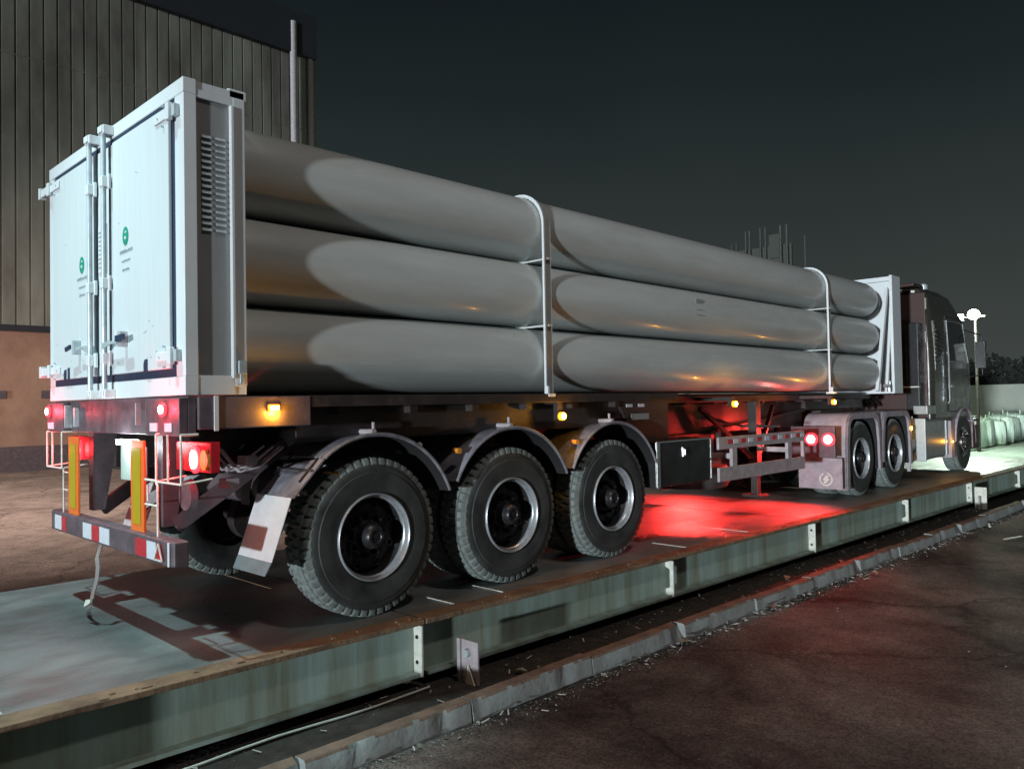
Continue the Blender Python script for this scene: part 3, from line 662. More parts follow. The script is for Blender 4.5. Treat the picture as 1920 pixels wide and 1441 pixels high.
for s in (-1, 1):
    xc = 1.04*s if s > 0 else -1.0
    # lamp bar with round/rectangular units
    b = MB(); b.box(min(xc-.36*s, xc+.22*s)+(.1 if s > 0 else 0), max(xc-.36*s, xc+.22*s)-(.0), 0.16, 0.22, 1.08, 1.26); TP(b, 'lamp_housing', 'reflector_red', bevel=0.006)
    o = TP(lens(xc+(.04 if s > 0 else 0), 0.140, 1.155, 0.066, 0.082, None), 'tail_lamp', 'ring_red', bevel=0.004)
    sub(lens(xc+(.04 if s > 0 else 0), 0.130, 1.155, 0.040, 0.055, None, depth=0.0095), 'lamp_bulb', 'lamp_core', o, bevel=0.004)
    o2 = TP(lens(xc+(.17 if s > 0 else -.1), 0.14, 1.155, 0.05, 0.06, None), 'indicator_lens', 'reflector_amber')
    light('tail_light', 'POINT', Vector((xc+.05*s, 0.03, 1.155))-Vector(T.location), 5, (1.0, 0.03, 0.045), T, shadow_soft_size=0.05)
    xm = 1.02 if s > 0 else -1.17
    o = TP(lens(xm, -0.026, 1.455, 0.045, 0.042, None), 'marker_lamp', 'ring_red', bevel=0.004)
    sub(lens(xm, -0.034, 1.455, 0.026, 0.026, None, depth=0.0075), 'lamp_bulb', 'lamp_core', o, bevel=0.003)
    light('marker_light', 'POINT', Vector((xm, -0.07, 1.455))-Vector(T.location), 4.5, (1.0, 0.035, 0.06), T, shadow_soft_size=0.03)
# plate and plate lamp
b = MB(); b.box(0.02, 0.47, 0.10, 0.11, 0.985, 1.215); TP(b, 'number_plate', 'beam_paint', bevel=0.003)
b = MB(); b.box(0.10, 0.40, 0.04, 0.085, 1.225, 1.262); TP(b, 'plate_lamp', 'lamp_white', bevel=0.006)
light('plate_light', 'POINT', Vector((0.25, 0.01, 1.22))-Vector(T.location), 5, (0.85, 0.96, 1.0), T, shadow_soft_size=0.04)
b = MB(); b.lathe([(0.16, 0.02), (0.15, 0.09), (0.19, 0.10)], (0.93, 0, 0.93), 'y', 20); TP(b, 'fog_lamp', 'rear_steel', smooth=True)
# underbody clutter at the rear
b = MB(); b.cyl((0, 1.36, 0.55), 0.075, -0.95, 0.95); b.cyl((0, 2.715, 0.55), 0.075, -0.95, 0.95); b.cyl((0, 4.072, 0.55), 0.075, -0.95, 0.95)
for y in (1.36, 2.715, 4.072):
    for s in (-1, 1): b.cyl((0.56*s, y, 0.55), 0.2, -0.06, 0.06)
TP(b, 'axle', 'chassis', smooth=True)
b = MB()
for y in (1.36, 2.715, 4.072):
    for s in (-1, 1):
        for k in range(4): b.box(0.5*s-0.045, 0.5*s+0.045, y-0.50+0.07*k, y+0.50-0.07*k, 0.78-0.02*k, 0.797-0.02*k)
        b.box(0.5*s-0.06, 0.5*s+0.06, y-0.6, y-0.45, 0.78, 1.02)
TP(b, 'leaf_spring', 'chassis')
b = MB(); b.cyl((0.2, 0.9, 0.9), 0.13, -0.35, 0.45, 'x', 20); b.cyl((0.3, 6.0, 0.98), 0.14, 0, 1.2, 'y', 20); TP(b, 'air_tank', 'rear_steel', smooth=True)
b = MB()
for (x, y, z) in ((0.95, 0.55, 1.12), (0.9, 0.45, 0.98), (0.6, 0.6, 1.05)): b.box(x-0.06, x+0.05, y-0.04, y+0.04, z-0.03, z+0.03)
for i in range(5):
    x0 = random.uniform(0.3, 1.0); b.tube([(x0, 0.4, 1.2), (x0+0.06, 0.5, 1.05), (x0+0.12, 0.6, 1.08), (x0+0.15, 0.75, 1.2)], 0.009)
TP(b, 'air_line', 'guard')

# ---- wheels
def tyre_mesh(R_=0.549, W=0.27, n=240):
    # x=0 is the outer bulge plane; profile runs outer bead, tread, inner bead; the tread faces carry road dust
    b = MB()
    side = [(-0.022, 0.296), (-0.010, 0.312), (-0.004, 0.345), (0.0, 0.40), (-0.002, 0.445), (-0.007, 0.450), (-0.008, 0.470), (-0.014, 0.492), (-0.020, 0.500)]
    tread = [(-0.024, R_-0.030), (-0.034, R_-0.005), (-0.070, R_), (-0.074, R_), (-0.082, R_), (-0.086, R_), (-0.120, R_+.001), (-0.124, R_+.001), (-0.146, R_+.001), (-0.160, R_+.001), (-0.182, R_+.001), (-0.186, R_+.001), (-0.220, R_), (-0.224, R_), (-0.232, R_), (-0.236, R_), (-0.270, R_-.005), (-0.280, R_-0.030)]
    inner = [(-0.286, 0.50), (-0.300, 0.47), (-0.306, 0.40), (-0.30, 0.34), (-0.285, 0.296)]
    prof = side+tread+inner; ns = len(side); nt_ = len(tread)
    def rf(k, i, r):
        if ns <= k < ns+nt_:
            q = k-ns; ph = i % 5
            if q <= 2 or q >= nt_-3: return r-(0.022 if ph == 0 else 0)
            if q in (3, 4) or q in (nt_-5, nt_-4): return r-0.016
            if q in (8, 9): return r-(0.018 if (i+2) % 5 in (0, 1) else 0.001)
            if q in (5, 6, 7): return r-(0.018 if (i+1) % 5 == 0 and q != 5 else 0)
            return r-(0.018 if (i+4) % 5 == 0 else 0)
        if k in (ns-1, ns+nt_): return r-(0.004 if i % 5 == 0 else 0)
        return r
    b.lathe(prof, (0, 0, 0), 'x', n, closed=True, rfun=rf)
    return b
def build_tyre(parent):
    o = tyre_mesh().build('tyre', 'rubber', parent, smooth=True); o.data.materials.append(M['dusty_tread'])
    for f in o.data.polygons:
        if math.hypot(f.center.y, f.center.z) > 0.498: f.material_index = 1
    o.data.set_sharp_from_angle(angle=R(25)); return o
def rim_mesh():
    b = MB(); b.lathe([(-0.030, 0.300), (-0.030, 0.2775), (-0.085, 0.266), (-0.165, 0.255), (-0.17, 0.30)], (0, 0, 0), 'x', 72, closed=True); return b
def lip_mesh():
    b = MB(); b.lathe([(-0.0295, 0.3025), (0.0, 0.302), (0.006, 0.298), (0.006, 0.292), (0.0, 0.288), (-0.02, 0.284), (-0.030, 0.2835), (-0.040, 0.274), (-0.060, 0.2725), (-0.060, 0.2705), (-0.040, 0.270), (-0.0295, 0.2770)], (0, 0, 0), 'x', 72, closed=True); return b
def disc_mesh():
    b = MB(); b.lathe([(-0.166, 0.02), (-0.150, 0.256), (-0.143, 0.255), (-0.125, 0.235), (-0.118, 0.19), (-0.128, 0.165), (-0.128, 0.03)], (0, 0, 0), 'x', 64)
    return b
def hub_mesh():
    b = MB(); b.lathe([(-0.128, 0.118), (-0.10, 0.112), (-0.095, 0.098), (-0.02, 0.082), (-0.005, 0.062), (0.006, 0.058), (0.010, 0.045), (0.002, 0.040), (0.004, 0.01)], (0, 0, 0), 'x', 32)
    for k in range(10):
        a = 2*PI*k/10; b.cyl((0, 0.14*math.cos(a), 0.14*math.sin(a)), 0.016, -0.128, -0.080, 'x', 6)
        b.cyl((0, 0.14*math.cos(a), 0.14*math.sin(a)), 0.009, -0.08, -0.060, 'x', 6)
    return b
def holes_mesh():
    b = MB()
    for k in range(8): a = 2*PI*(k+.5)/8; b.lathe([(-0.121, 0.033), (-0.1145, 0.030), (-0.1145, 0.022), (-0.121, 0.018)], (0, 0.213*math.cos(a), 0.213*math.sin(a)), 'x', 14, closed=False)
    return b
def make_wheel(parent, inner=False):
    w_ = rim_mesh().build('wheel', 'rim_dark', parent, smooth=True)
    build_tyre(w_)
    lip_mesh().build('rim_ring', 'lip_paint', w_, smooth=True)
    disc_mesh().build('disc', 'rim_dark', w_, smooth=True)
    hub_mesh().build('hub', 'hub', w_, smooth=True)
    hm = holes_mesh(); dk = [c for c in w_.children if c.name.startswith('disc')][0]; dk.data.materials.append(M['dark_gasket'])
    b = bmesh.new(); b.from_mesh(dk.data); k0 = len(b.faces); tmp = bpy.data.meshes.new('holes'); hm.bm.to_mesh(tmp); hm.bm.free(); b.from_mesh(tmp); b.faces.ensure_lookup_table()
    for f in b.faces[k0:]: f.material_index = 1
    b.to_mesh(dk.data); b.free(); bpy.data.meshes.remove(tmp)
    return w_
w0 = None
def place_wheel(par, off, x, y, flip, z=0.549):
    global w0
    loc = Vector((x, y, z))-off
    if w0 is None: w0 = make_wheel(par); wv = w0; wv.location = loc
    else: wv = copy_part(w0, par, loc)
    wv.rotation_euler = (random.uniform(0, 6) if not flip else 0, 0, PI if flip else 0)
    return wv
for y in (1.3585, 2.7154, 4.072):
    place_wheel(T, Vector(T.location), 1.20, y, False)
    place_wheel(T, Vector(T.location), -1.20, y, True)
    if y > 2:
        place_wheel(T, Vector(T.location), 0.85, y, False)
        place_wheel(T, Vector(T.location), -0.85, y, True)
# ---- fenders of the trailer
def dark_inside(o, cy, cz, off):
    o.data.materials.append(M['fender_inner_shade'])  # inner faces coloured dark to stand for the shade under the arch
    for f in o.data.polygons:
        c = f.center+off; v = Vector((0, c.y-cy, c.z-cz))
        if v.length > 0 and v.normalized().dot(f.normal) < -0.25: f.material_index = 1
def fender(y, a0, a1, s=1, r=0.70, m='fender', x0=0.62, x1=1.235):
    xa, xb = (x0, x1) if s > 0 else (-x1, -x0)
    b = MB(); b.band(arc(y, 0.555, r, a0, a1), xa, xb, 0.012)
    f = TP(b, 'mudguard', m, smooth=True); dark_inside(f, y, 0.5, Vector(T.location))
    b = MB(); xe = x1 if s > 0 else -x1
    b.tube([(xe, p, q) for p, q in arc(y, 0.555, r+0.004, a0, a1)], 0.013, 8); sub(b, 'rolled_edge', m, f, smooth=True)
    b = MB(); xe0 = 1.236 if s > 0 else -1.24
    b.tube([(0.55*s, y, 1.27), (1.2*s, y, 1.275)], 0.02); b.tube([(1.12*s, y+0.05, 1.27), (1.12*s, y+0.05, 1.34)], 0.012)
    sub(b, 'bracket', 'guard', f)
    return f
for s in (1, -1):
    f1 = fender(1.3585, 22, 126, s)
    fender(2.7154, 24, 153, s); fender(4.072, 24, 153, s)
    # flat rear extension, hinge straps and mud flap
    xa, xb = (0.80, 1.235) if s > 0 else (-1.235, -0.80)
    b = MB(); b.hexa([(xa, 0.70, 0.88), (xb, 0.70, 0.88), (xb, 0.715, 0.875), (xa, 0.715, 0.875), (xa, 0.90, 1.07), (xb, 0.93, 1.12), (xb, 0.945, 1.11), (xa, 0.915, 1.06)]); ex = TP(b, 'mudguard_extension', 'fender', bevel=0.003)
    b = MB(); b.bar((xa+0.03, 0.80, 1.005), (xa+0.03, 0.93, 1.12), 0.012, 0.012); b.bar((xb-0.05, 0.78, 0.975), (xb-0.05, 0.92, 1.12), 0.012, 0.012); b.bar((xa, 0.845, 1.045), (xb, 0.845, 1.045), 0.012, 0.012); sub(b, 'strap_iron', 'chassis', ex)
    b = MB(); b.hexa([(xa, 0.55, 0.50), (xb, 0.55, 0.50), (xb, 0.558, 0.50), (xa, 0.558, 0.50), (xa, 0.69, 0.885), (xb, 0.69, 0.885), (xb, 0.70, 0.885), (xa, 0.70, 0.885)]); fl = TP(b, 'mud_flap', 'flap_white', bevel=0.003)
    b = MB(); b.hexa([(xa, 0.515, 0.42), (xb-.02, 0.515, 0.42), (xb-.02, 0.523, 0.42), (xa, 0.523, 0.42), (xa, 0.5495, 0.50), (xb, 0.5495, 0.50), (xb, 0.557, 0.4995), (xa, 0.557, 0.4995)]); sub(b, 'flap_edge', 'flap_rubber', fl)
# orange side repeaters by the fenders
for y in (2.02, 3.42):
    b = MB(); b.cyl((1.20, y+0.12, 1.10), 0.022, -0.05, 0.01, 'x', 12); TP(b, 'side_reflector', 'reflector_amber', smooth=True)
for y in (1.83, 3.15, 4.52):
    b = MB(); b.cyl((1.10, y, 1.16), 0.018, 0, 0.02, 'x', 12); TP(b, 'cap', 'plate_white', smooth=True)
# amber side markers
def amber(x, y, z, par, off, en=4.5, r=0.036):
    b = MB(); b.cyl((x, y, z), r, -0.01, 0.022, 'x', 14); b.xf(lambda c: c-off); o = b.build('side_marker_lamp', 'ring_amber', par, smooth=True); b = MB(); b.cyl((x, y, z), r*0.8, 0.0225, 0.032, 'x', 12); b.xf(lambda c: c-off); b.build('lamp_bulb', 'lamp_amber', o, smooth=True)
    light('side_marker_light', 'POINT', Vector((x+0.055, y, z))-off, en, (1.0, 0.42, 0.04), par, shadow_soft_size=0.02)
TL = Vector(T.location)
b = MB(); b.box(1.246, 1.262, 0.53, 0.61, 1.43, 1.475); o = TP(b, 'side_marker_lamp', 'ring_amber', bevel=0.008); b = MB(); b.box(1.2625, 1.268, 0.54, 0.60, 1.438, 1.467); sub(b, 'lamp_bulb', 'lamp_amber', o, bevel=0.002)
light('side_marker_light', 'POINT', Vector((1.28, 0.57, 1.425))-TL, 6, (1.0, 0.42, 0.04), T, shadow_soft_size=0.02)
b = MB()
for y, z in ((3.29, 1.335), (6.27, 1.40), (8.99, 1.39)):
    b.box(1.18, 1.232, y-0.03, y+0.03, z-0.03, 1.475); b.box(0.74, 1.2, y-0.025, y+0.025, 1.44, 1.48)
TP(b, 'lamp_bracket', 'chassis')
for y, z in ((3.29, 1.335), (6.27, 1.40), (8.99, 1.39)): amber(1.242, y, z, T, TL)
# underslung gear: toolbox, side guard, landing gear, spare wheel carrier
b = MB(); b.box(0.72, 1.235, 4.72, 5.78, 0.585, 1.045); tb = TP(b, 'toolbox', 'black_panel', bevel=0.01)
b = MB(); b.box(1.236, 1.244, 4.72, 4.78, 0.585, 1.045); b.box(1.236, 1.242, 4.78, 5.76, 1.03, 1.045); b.box(1.236, 1.242, 5.74, 5.765, 0.82, 1.03); b.box(1.236, 1.242, 5.74, 5.765, 0.60, 0.80); sub(b, 'edge_trim', 'tank', tb, bevel=0.002)
b = MB(); b.box(1.236, 1.25, 5.18, 5.26, 0.87, 0.97); b.box(1.25, 1.262, 5.20, 5.24, 0.89, 0.95); sub(b, 'latch', 'chrome', tb, bevel=0.006)
gd0, gd1 = 5.93, 8.08
b = MB(); b.box(1.205, 1.235, gd0, gd1, 0.90, 1.035); b.box(1.205, 1.235, gd0, gd1, 0.545, 0.70)
gd = TP(b, 'side_guard', 'guard', bevel=0.004)
b = MB()
for y in (6.22, 7.60, 8.04): b.box(1.20, 1.238, y, y+0.10 if y < 8 else gd1, 0.70, 0.90)
b.box(0.6, 1.2, 6.28, 6.34, 0.78, 0.84); b.box(0.6, 1.2, 7.62, 7.68, 0.78, 0.84)
sub(b, 'post', 'guard', gd)
b = MB()
for y in (6.25, 6.60, 7.0, 7.35, 7.70, 7.97): b.box(1.236, 1.240, y, y+0.11 if y < 7.9 else y+0.1, 0.955, 1.005)
sub(b, 'reflective_strip', 'tape_white', gd)
b = MB()
for y in (6.12, 6.42, 6.80, 7.18, 7.53, 7.84): b.box(1.236, 1.240, y, y+0.10, 0.955, 1.005)
sub(b, 'red_strip', 'tape_red', gd)
b = MB()
for s in (-1, 1):
    b.box(0.75*s-0.06, 0.75*s+0.06, 7.62, 7.74, 0.45, 1.42); b.box(0.75*s-0.045, 0.75*s+0.045, 7.635, 7.725, 0.22, 0.45); b.box(0.75*s-0.13, 0.75*s+0.13, 7.57, 7.79, 0.19, 0.22)
b.tube([(-0.7, 7.68, 1.1), (1.1, 7.68, 1.1)], 0.018); b.bar((0.75, 7.7, 0.6), (0.6, 8.5, 1.35), 0.05, 0.05); b.bar((0.75, 7.6, 0.7), (0.6, 6.6, 1.35), 0.05, 0.05)
TP(b, 'landing_gear', 'chassis', bevel=0.003)
b = MB(); b.lathe([(0, 0.30), (0, 0.50), (0.06, 0.53), (0.18, 0.53), (0.25, 0.50), (0.25, 0.30)], (0.35, 6.65, 0.40), 'z', 40, closed=True); TP(b, 'spare_tyre', 'rubber', smooth=True)
b = MB(); b.lathe([(0, 0.02), (0, 0.30), (0.1, 0.28), (0.1, 0.05)], (0.35, 6.65, 0.45), 'z', 32); TP(b, 'spare_rim', 'rim', smooth=True)

# ------------------------------------------------------------------ tractor
Q = empty('tractor_truck', (0, 11.0, 0)); tag(Q, 'dark cab-over tractor unit coupled to the tube trailer, seen from behind', 'truck')
QL = Vector(Q.location)
def QP(b, name, m, parent=None, **kw):
    b.xf(lambda c: c-QL); return build_split(b, name, m, parent or Q, **kw)
b = MB()
for s in (-1, 1): b.box(0.43*s-0.04, 0.43*s+0.04, 8.95, 15.7, 0.80, 1.08)
for y in (8.95, 10.8, 12.6, 15.5): b.box(-0.43, 0.43, y, y+0.1, 0.82, 1.05)
b.box(-0.5, 0.5, 10.3, 11.2, 1.09, 1.25)
QP(b, 'frame_rail', 'chassis')
b = MB()
for y in (10.08, 11.476): b.cyl((0, y, 0.549), 0.09, -0.95, 0.95); b.lathe([(-.28, 0.05), (-.2, .22), (.2, .22), (.28, .05)], (0, y, 0.549), 'x', 20)
b.cyl((0, 15.2, 0.5), 0.06, -0.9, 0.9); QP(b, 'axle', 'chassis', smooth=True)
for y in (10.08, 11.476):
    place_wheel(Q, QL, 1.20, y, False); place_wheel(Q, QL, 0.85, y, False); place_wheel(Q, QL, -1.20, y, True); place_wheel(Q, QL, -0.85, y, True)
# front wheels with a domed disc and chrome nuts
def front_wheel(x, flip):
    wv = rim_mesh().build('front_wheel', 'tank', Q, smooth=True)
    build_tyre(wv)
    b = MB(); b.lathe([(-0.10, 0.256), (-0.03, 0.22), (0.0, 0.19), (0.0, 0.11), (0.05, 0.09), (0.06, 0.02)], (0, 0, 0), 'x', 40); b.build('disc', 'chassis', wv, smooth=True)
    b = MB()
    for k in range(10): a = 2*PI*k/10; b.cyl((0, 0.155*math.cos(a), 0.155*math.sin(a)), 0.02, 0, 0.05, 'x', 8)
    b.lathe([(0.0, 0.2), (0.012, 0.2), (0.012, 0.235), (-0.02, 0.238)], (0, 0, 0), 'x', 40, closed=True)
    b.build('wheel_nut', 'chrome', wv, smooth=True)
    wv.location = Vector((x, 15.2, 0.549))-QL; wv.rotation_euler = (0, 0, PI if flip else 0)
front_wheel(1.21, False); front_wheel(-1.21, True)
def qfender(y0, y1, s, flat0=None):
    # squared arch: down, over, down
    rr = 0.24; zt = 1.22
    pts = [(y0-0.02, 0.14 if flat0 else 0.45), (y0, 0.8), (y0+0.03, zt-rr)]
    pts += [(y0+0.03+rr-rr*math.cos(R(a)), zt-rr+rr*math.sin(R(a))) for a in range(15, 91, 15)]
    pts += [(y1-0.03-rr+rr*math.sin(R(a)), zt-rr+rr*math.cos(R(a))) for a in range(0, 91, 15)]
    pts += [(y1, 0.8), (y1+0.02, 0.35)]
    xa, xb = (0.60, 1.245) if s > 0 else (-1.245, -0.60)
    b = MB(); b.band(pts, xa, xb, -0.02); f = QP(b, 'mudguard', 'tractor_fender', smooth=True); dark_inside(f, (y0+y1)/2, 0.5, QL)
    # side lip
    b = MB(); xe0, xe1 = (1.215, 1.25) if s > 0 else (-1.25, -1.215)
    b.band(pts, xe0, xe1, -0.085); QP(b, 'side_lip', 'tractor_fender', f, smooth=True)
for s in (1, -1):
    qfender(9.43, 10.74, s, True); qfender(10.80, 12.10, s)
# flat splash panels behind the rear wheels with emblem
for s in (1, -1):
    xa, xb = (0.62, 1.25) if s > 0 else (-1.25, -0.62)
    b = MB(); b.box(xa, xb, 9.22, 9.24, 0.16, 0.60); fp = QP(b, 'mud_flap', 'tractor_fender', bevel=0.003)
    if s > 0:
        cx, cz = 1.02, 0.30
        b = MB(); n = 28
        for i in range(n-3):
            a0, a1 = 2*PI*(i+9)/n, 2*PI*(i+10)/n
            b.hexa([(cx+r_*math.cos(a), yy, cz+r_*math.sin(a)) for yy in (9.212, 9.218) for r_, a in ((0.078, a0), (0.078, a1), (0.095, a1), (0.095, a0))])
        b.prism([(cx-0.045, cz-0.01), (cx+0.0, cz+0.055), (cx+0.045, cz+0.05), (cx+0.018, cz+0.015), (cx+0.05, cz+0.01), (cx-0.005, cz-0.06), (cx-0.04, cz-0.05), (cx-0.012, cz-0.015)], 'y', 9.212, 9.218)
        QP(b, 'round_emblem', 'plate_white', fp)
    b = MB(); b.box(xa, xb, 9.0, 9.06, 0.62, 1.05); QP(b, 'lamp_bar', 'rear_steel', bevel=0.006)
for x in (0.93, 1.17):
    b = MB(); b.lathe([(0, 0.088), (0.03, 0.088)], (x, 8.960, 0.875), 'y', 24); o = QP(b, 'tail_lamp', 'ring_red', smooth=True)
    b = MB(); b.lathe([(0, 0.030), (0.004, 0.052), (0.012, 0.058)], (x, 8.947, 0.875), 'y', 20); QP(b, 'lamp_bulb', 'lamp_core', o, smooth=True)
    light('tail_light', 'AREA', Vector((x, 8.94, 0.875))-QL, 46, (1.0, 0.035, 0.03), Q, shape='DISK', size=0.11, aim=(-0.30, -1, -0.62), spread=R(104))
for x in (-0.93, -1.17):
    b = MB(); b.lathe([(0, 0.088), (0.03, 0.088)], (x, 8.960, 0.875), 'y', 24); o = QP(b, 'tail_lamp', 'ring_red', smooth=True)
    b = MB(); b.lathe([(0, 0.030), (0.004, 0.052), (0.012, 0.058)], (x, 8.947, 0.875), 'y', 20); QP(b, 'lamp_bulb', 'lamp_core', o, smooth=True)
    light('tail_light', 'AREA', Vector((x, 8.94, 0.875))-QL, 32, (1.0, 0.035, 0.03), Q, shape='DISK', size=0.11, aim=(0.3, -1, -0.5), spread=R(105))
light('tail_light', 'POINT', Vector((1.02, 8.4, 1.24))-QL, 6, (1.0, 0.035, 0.03), Q, shadow_soft_size=0.05)  # added red fill for the cylinder undersides, set apart from the lamps
# tank, air tanks, step
b = MB(); b.box(0.72, 1.235, 12.86, 13.95, 0.34, 1.04); tk = QP(b, 'fuel_tank', 'tank', bevel=0.05, seg=4)
b = MB(); b.box(0.70, 1.245, 12.80, 12.86, 0.32, 1.06); b.box(1.2, 1.247, 13.96, 14.0, 0.36, 1.0); QP(b, 'tank_end', 'galvanised', tk, bevel=0.01)
b = MB(); b.box(0.95, 1.05, 12.72, 12.80, 1.05, 1.10); QP(b, 'tank_bracket', 'chrome', tk)
b = MB(); b.cyl((0.95, 12.2, 0.62), 0.17, 0.0, 0.5, 'y', 24); b.cyl((0.62, 12.2, 0.85), 0.13, 0.0, 0.5, 'y', 24); QP(b, 'air_tank', 'cab_rear', smooth=True)
b = MB(); b.box(1.15, 1.20, 12.14, 12.17, 0.2, 0.95); b.box(0.8, 1.20, 12.14, 12.17, 0.90, 1.05); QP(b, 'step_bracket', 'guard')
amber(1.205, 12.155, 0.915, Q, QL, 5); amber(1.245, 14.25, 0.60, Q, QL, 3, 0.02)
# cab shell
def cabpts(z): pass
HW = [(0.95, 1.19), (1.05, 1.205), (2.0, 1.21), (2.3, 1.205), (2.92, 1.17), (3.28, 1.12), (3.40, 1.02)]
YF = [(0.95, 15.95), (1.05, 15.98), (2.0, 15.95), (2.3, 15.90), (2.92, 15.62), (3.28, 15.05), (3.40, 14.6)]
b = MB(); rings = []
for (z, hw), (_, yf) in zip(HW, YF):
    yr = 13.42+(0.05 if z > 3.3 else 0); c = 0.10
    rings.append([b.bm.verts.new(p) for p in ((-hw+c*.5, yr, z), (hw-c*.5, yr, z), (hw, yr+c, z), (hw, yf-0.25, z), (hw-0.25, yf, z), (-hw+0.25, yf, z), (-hw, yf-0.25, z), (-hw, yr+c, z))])
for A, B in zip(rings, rings[1:]):
    for i in range(8): b.bm.faces.new([A[i], A[(i+1) % 8], B[(i+1) % 8], B[i]])
b.bm.faces.new(rings[0]); b.bm.faces.new(rings[-1])
cab = QP(b, 'cab', 'cab_paint', bevel=0.03, seg=3)
b = MB(); b.box(-1.10, 1.12, 13.385, 13.415, 1.0, 3.30); cr_ = QP(b, 'cab_rear_wall', 'cab_rear', bevel=0.01)
b = MB(); b.box(0.86, 1.08, 13.10, 13.38, 1.2, 2.75); b.box(-0.6, 0.6, 13.30, 13.384, 1.9, 2.6); QP(b, 'air_intake', 'black_panel', cr_, bevel=0.02)
b = MB(); b.box(0.80, 1.10, 13.0, 13.09, 1.60, 1.62); b.box(0.9, 0.96, 13.36, 13.38, 3.31, 3.35); QP(b, 'intake_trim', 'plate_white', cr_)
b = MB(); b.bar((-1.0, 13.45, 3.40), (1.0, 13.45, 3.44), 0.5, 0.06); QP(b, 'roof_deflector', 'cab_rear', bevel=0.015)
b = MB(); b.box(0.50, 0.75, 13.36, 13.384, 3.33, 3.385); b.box(1.121, 1.128, 13.39, 13.45, 3.0, 3.2); b.box(1.121, 1.128, 13.35, 13.41, 2.4, 2.6); QP(b, 'reflective_strip', 'plate_white')
b = MB(); b.lathe([(0, 0.07), (0.08, 0.07), (0.11, 0.03)], (0.95, 13.9, 3.41), 'z', 16); b.cyl((0.55, 14.3, 3.44), 0.05, -0.35, 0.35, 'x', 12); QP(b, 'roof_beacon', 'galvanised', smooth=True)
b = MB()
for i in range(9): b.hexa([(1.20, 13.62, 2.03+i*0.075), (1.232, 13.62, 2.02+i*0.075), (1.232, 13.95, 2.02+i*0.075), (1.20, 13.95, 2.03+i*0.075), (1.19, 13.62, 2.07+i*0.075), (1.20, 13.62, 2.075+i*0.075), (1.20, 13.95, 2.075+i*0.075), (1.19, 13.95, 2.07+i*0.075)])
b.box(1.15, 1.215, 13.56, 13.60, 1.9, 2.8); QP(b, 'side_louvre', 'cab_paint')
b = MB(); b.hexa([(1.19, 14.35, 2.10), (1.219, 14.35, 2.10), (1.219, 15.52, 2.10), (1.19, 15.52, 2.10), (1.14, 14.35, 2.82), (1.186, 14.35, 2.82), (1.186, 15.34, 2.82), (1.14, 15.34, 2.82)]); sw = QP(b, 'side_window', 'glass', bevel=0.006)
b = MB(); b.tube([(1.222, 14.33, 2.08), (1.222, 15.54, 2.08), (1.188, 15.36, 2.84), (1.188, 14.33, 2.84), (1.222, 14.33, 2.08)], 0.012); QP(b, 'window_frame', 'tank', sw)
b = MB(); b.hexa([(-1.0, 15.90, 2.18), (1.0, 15.90, 2.18), (1.0, 15.97, 2.18), (-1.0, 15.97, 2.18), (-0.98, 15.62, 2.86), (0.98, 15.62, 2.86), (0.98, 15.69, 2.86), (-0.98, 15.69, 2.86)]); QP(b, 'windscreen', 'glass', bevel=0.01)
b = MB(); b.tube([(1.214, 14.25, 1.15), (1.217, 14.25, 2.08), (1.180, 14.28, 2.92), (1.178, 15.35, 2.92), (1.215, 15.62, 2.08), (1.214, 15.68, 1.15), (1.214, 14.25, 1.15)], 0.008); QP(b, 'door_seam', 'black_plastic')
b = MB(); b.box(1.215, 1.24, 14.40, 14.58, 1.60, 1.64); b.tube([(1.23, 14.18, 1.3), (1.26, 14.18, 1.35), (1.26, 14.18, 2.2), (1.23, 14.18, 2.25)], 0.014); b.tube([(1.24, 14.3, 1.42), (1.24, 15.3, 1.42)], 0.008); QP(b, 'grab_rail', 'tank')
for s in (1, -1):
    b = MB(); b.box(*sorted((1.30*s, 1.48*s)), 15.75, 15.83, 1.98, 2.5); b.tube([(1.12*s, 15.65, 2.75), (1.40*s, 15.83, 2.62), (1.40*s, 15.83, 1.85), (1.16*s, 15.70, 1.80)], 0.016); QP(b, 'mirror', 'black_plastic', bevel=0.02)
# wheel arch, lower valance and front bumper
b = MB(); b.band(arc(15.2, 0.56, 0.66, -5, 178, 20), 0.80, 1.245, 0.02); b.box(0.72, 1.235, 14.28, 14.5, 0.30, 0.98); QP(b, 'front_mudguard', 'tractor_fender', smooth=True)
b = MB(); b.box(-1.24, 1.24, 15.72, 16.12, 0.38, 0.98); fb = QP(b, 'front_bumper', 'cab_rear', bevel=0.04, seg=3)
b = MB(); b.box(1.235, 1.26, 15.8, 15.9, 0.86, 0.93); QP(b, 'corner_lamp', 'plate_white', fb)
b = MB(); b.box(1.02, 1.25, 12.92, 13.40, 1.13, 1.28); QP(b, 'deck_box', 'tank', bevel=0.01)
b = MB()
for i in range(4): b.tube([(0.1+0.1*i, 12.4+0.03*math.sin(t), 1.45-0.03*math.sin(t*0.8)*4 + 0*t) if t in (0, 7) else (0.1+0.1*i, 12.3+t*0.13, 1.35+0.12*math.cos(t*1.4)) for t in range(8)], 0.016)
QP(b, 'air_hose', 'black_plastic', smooth=True)
# red on the frame side comes from the tail lamps and one added point

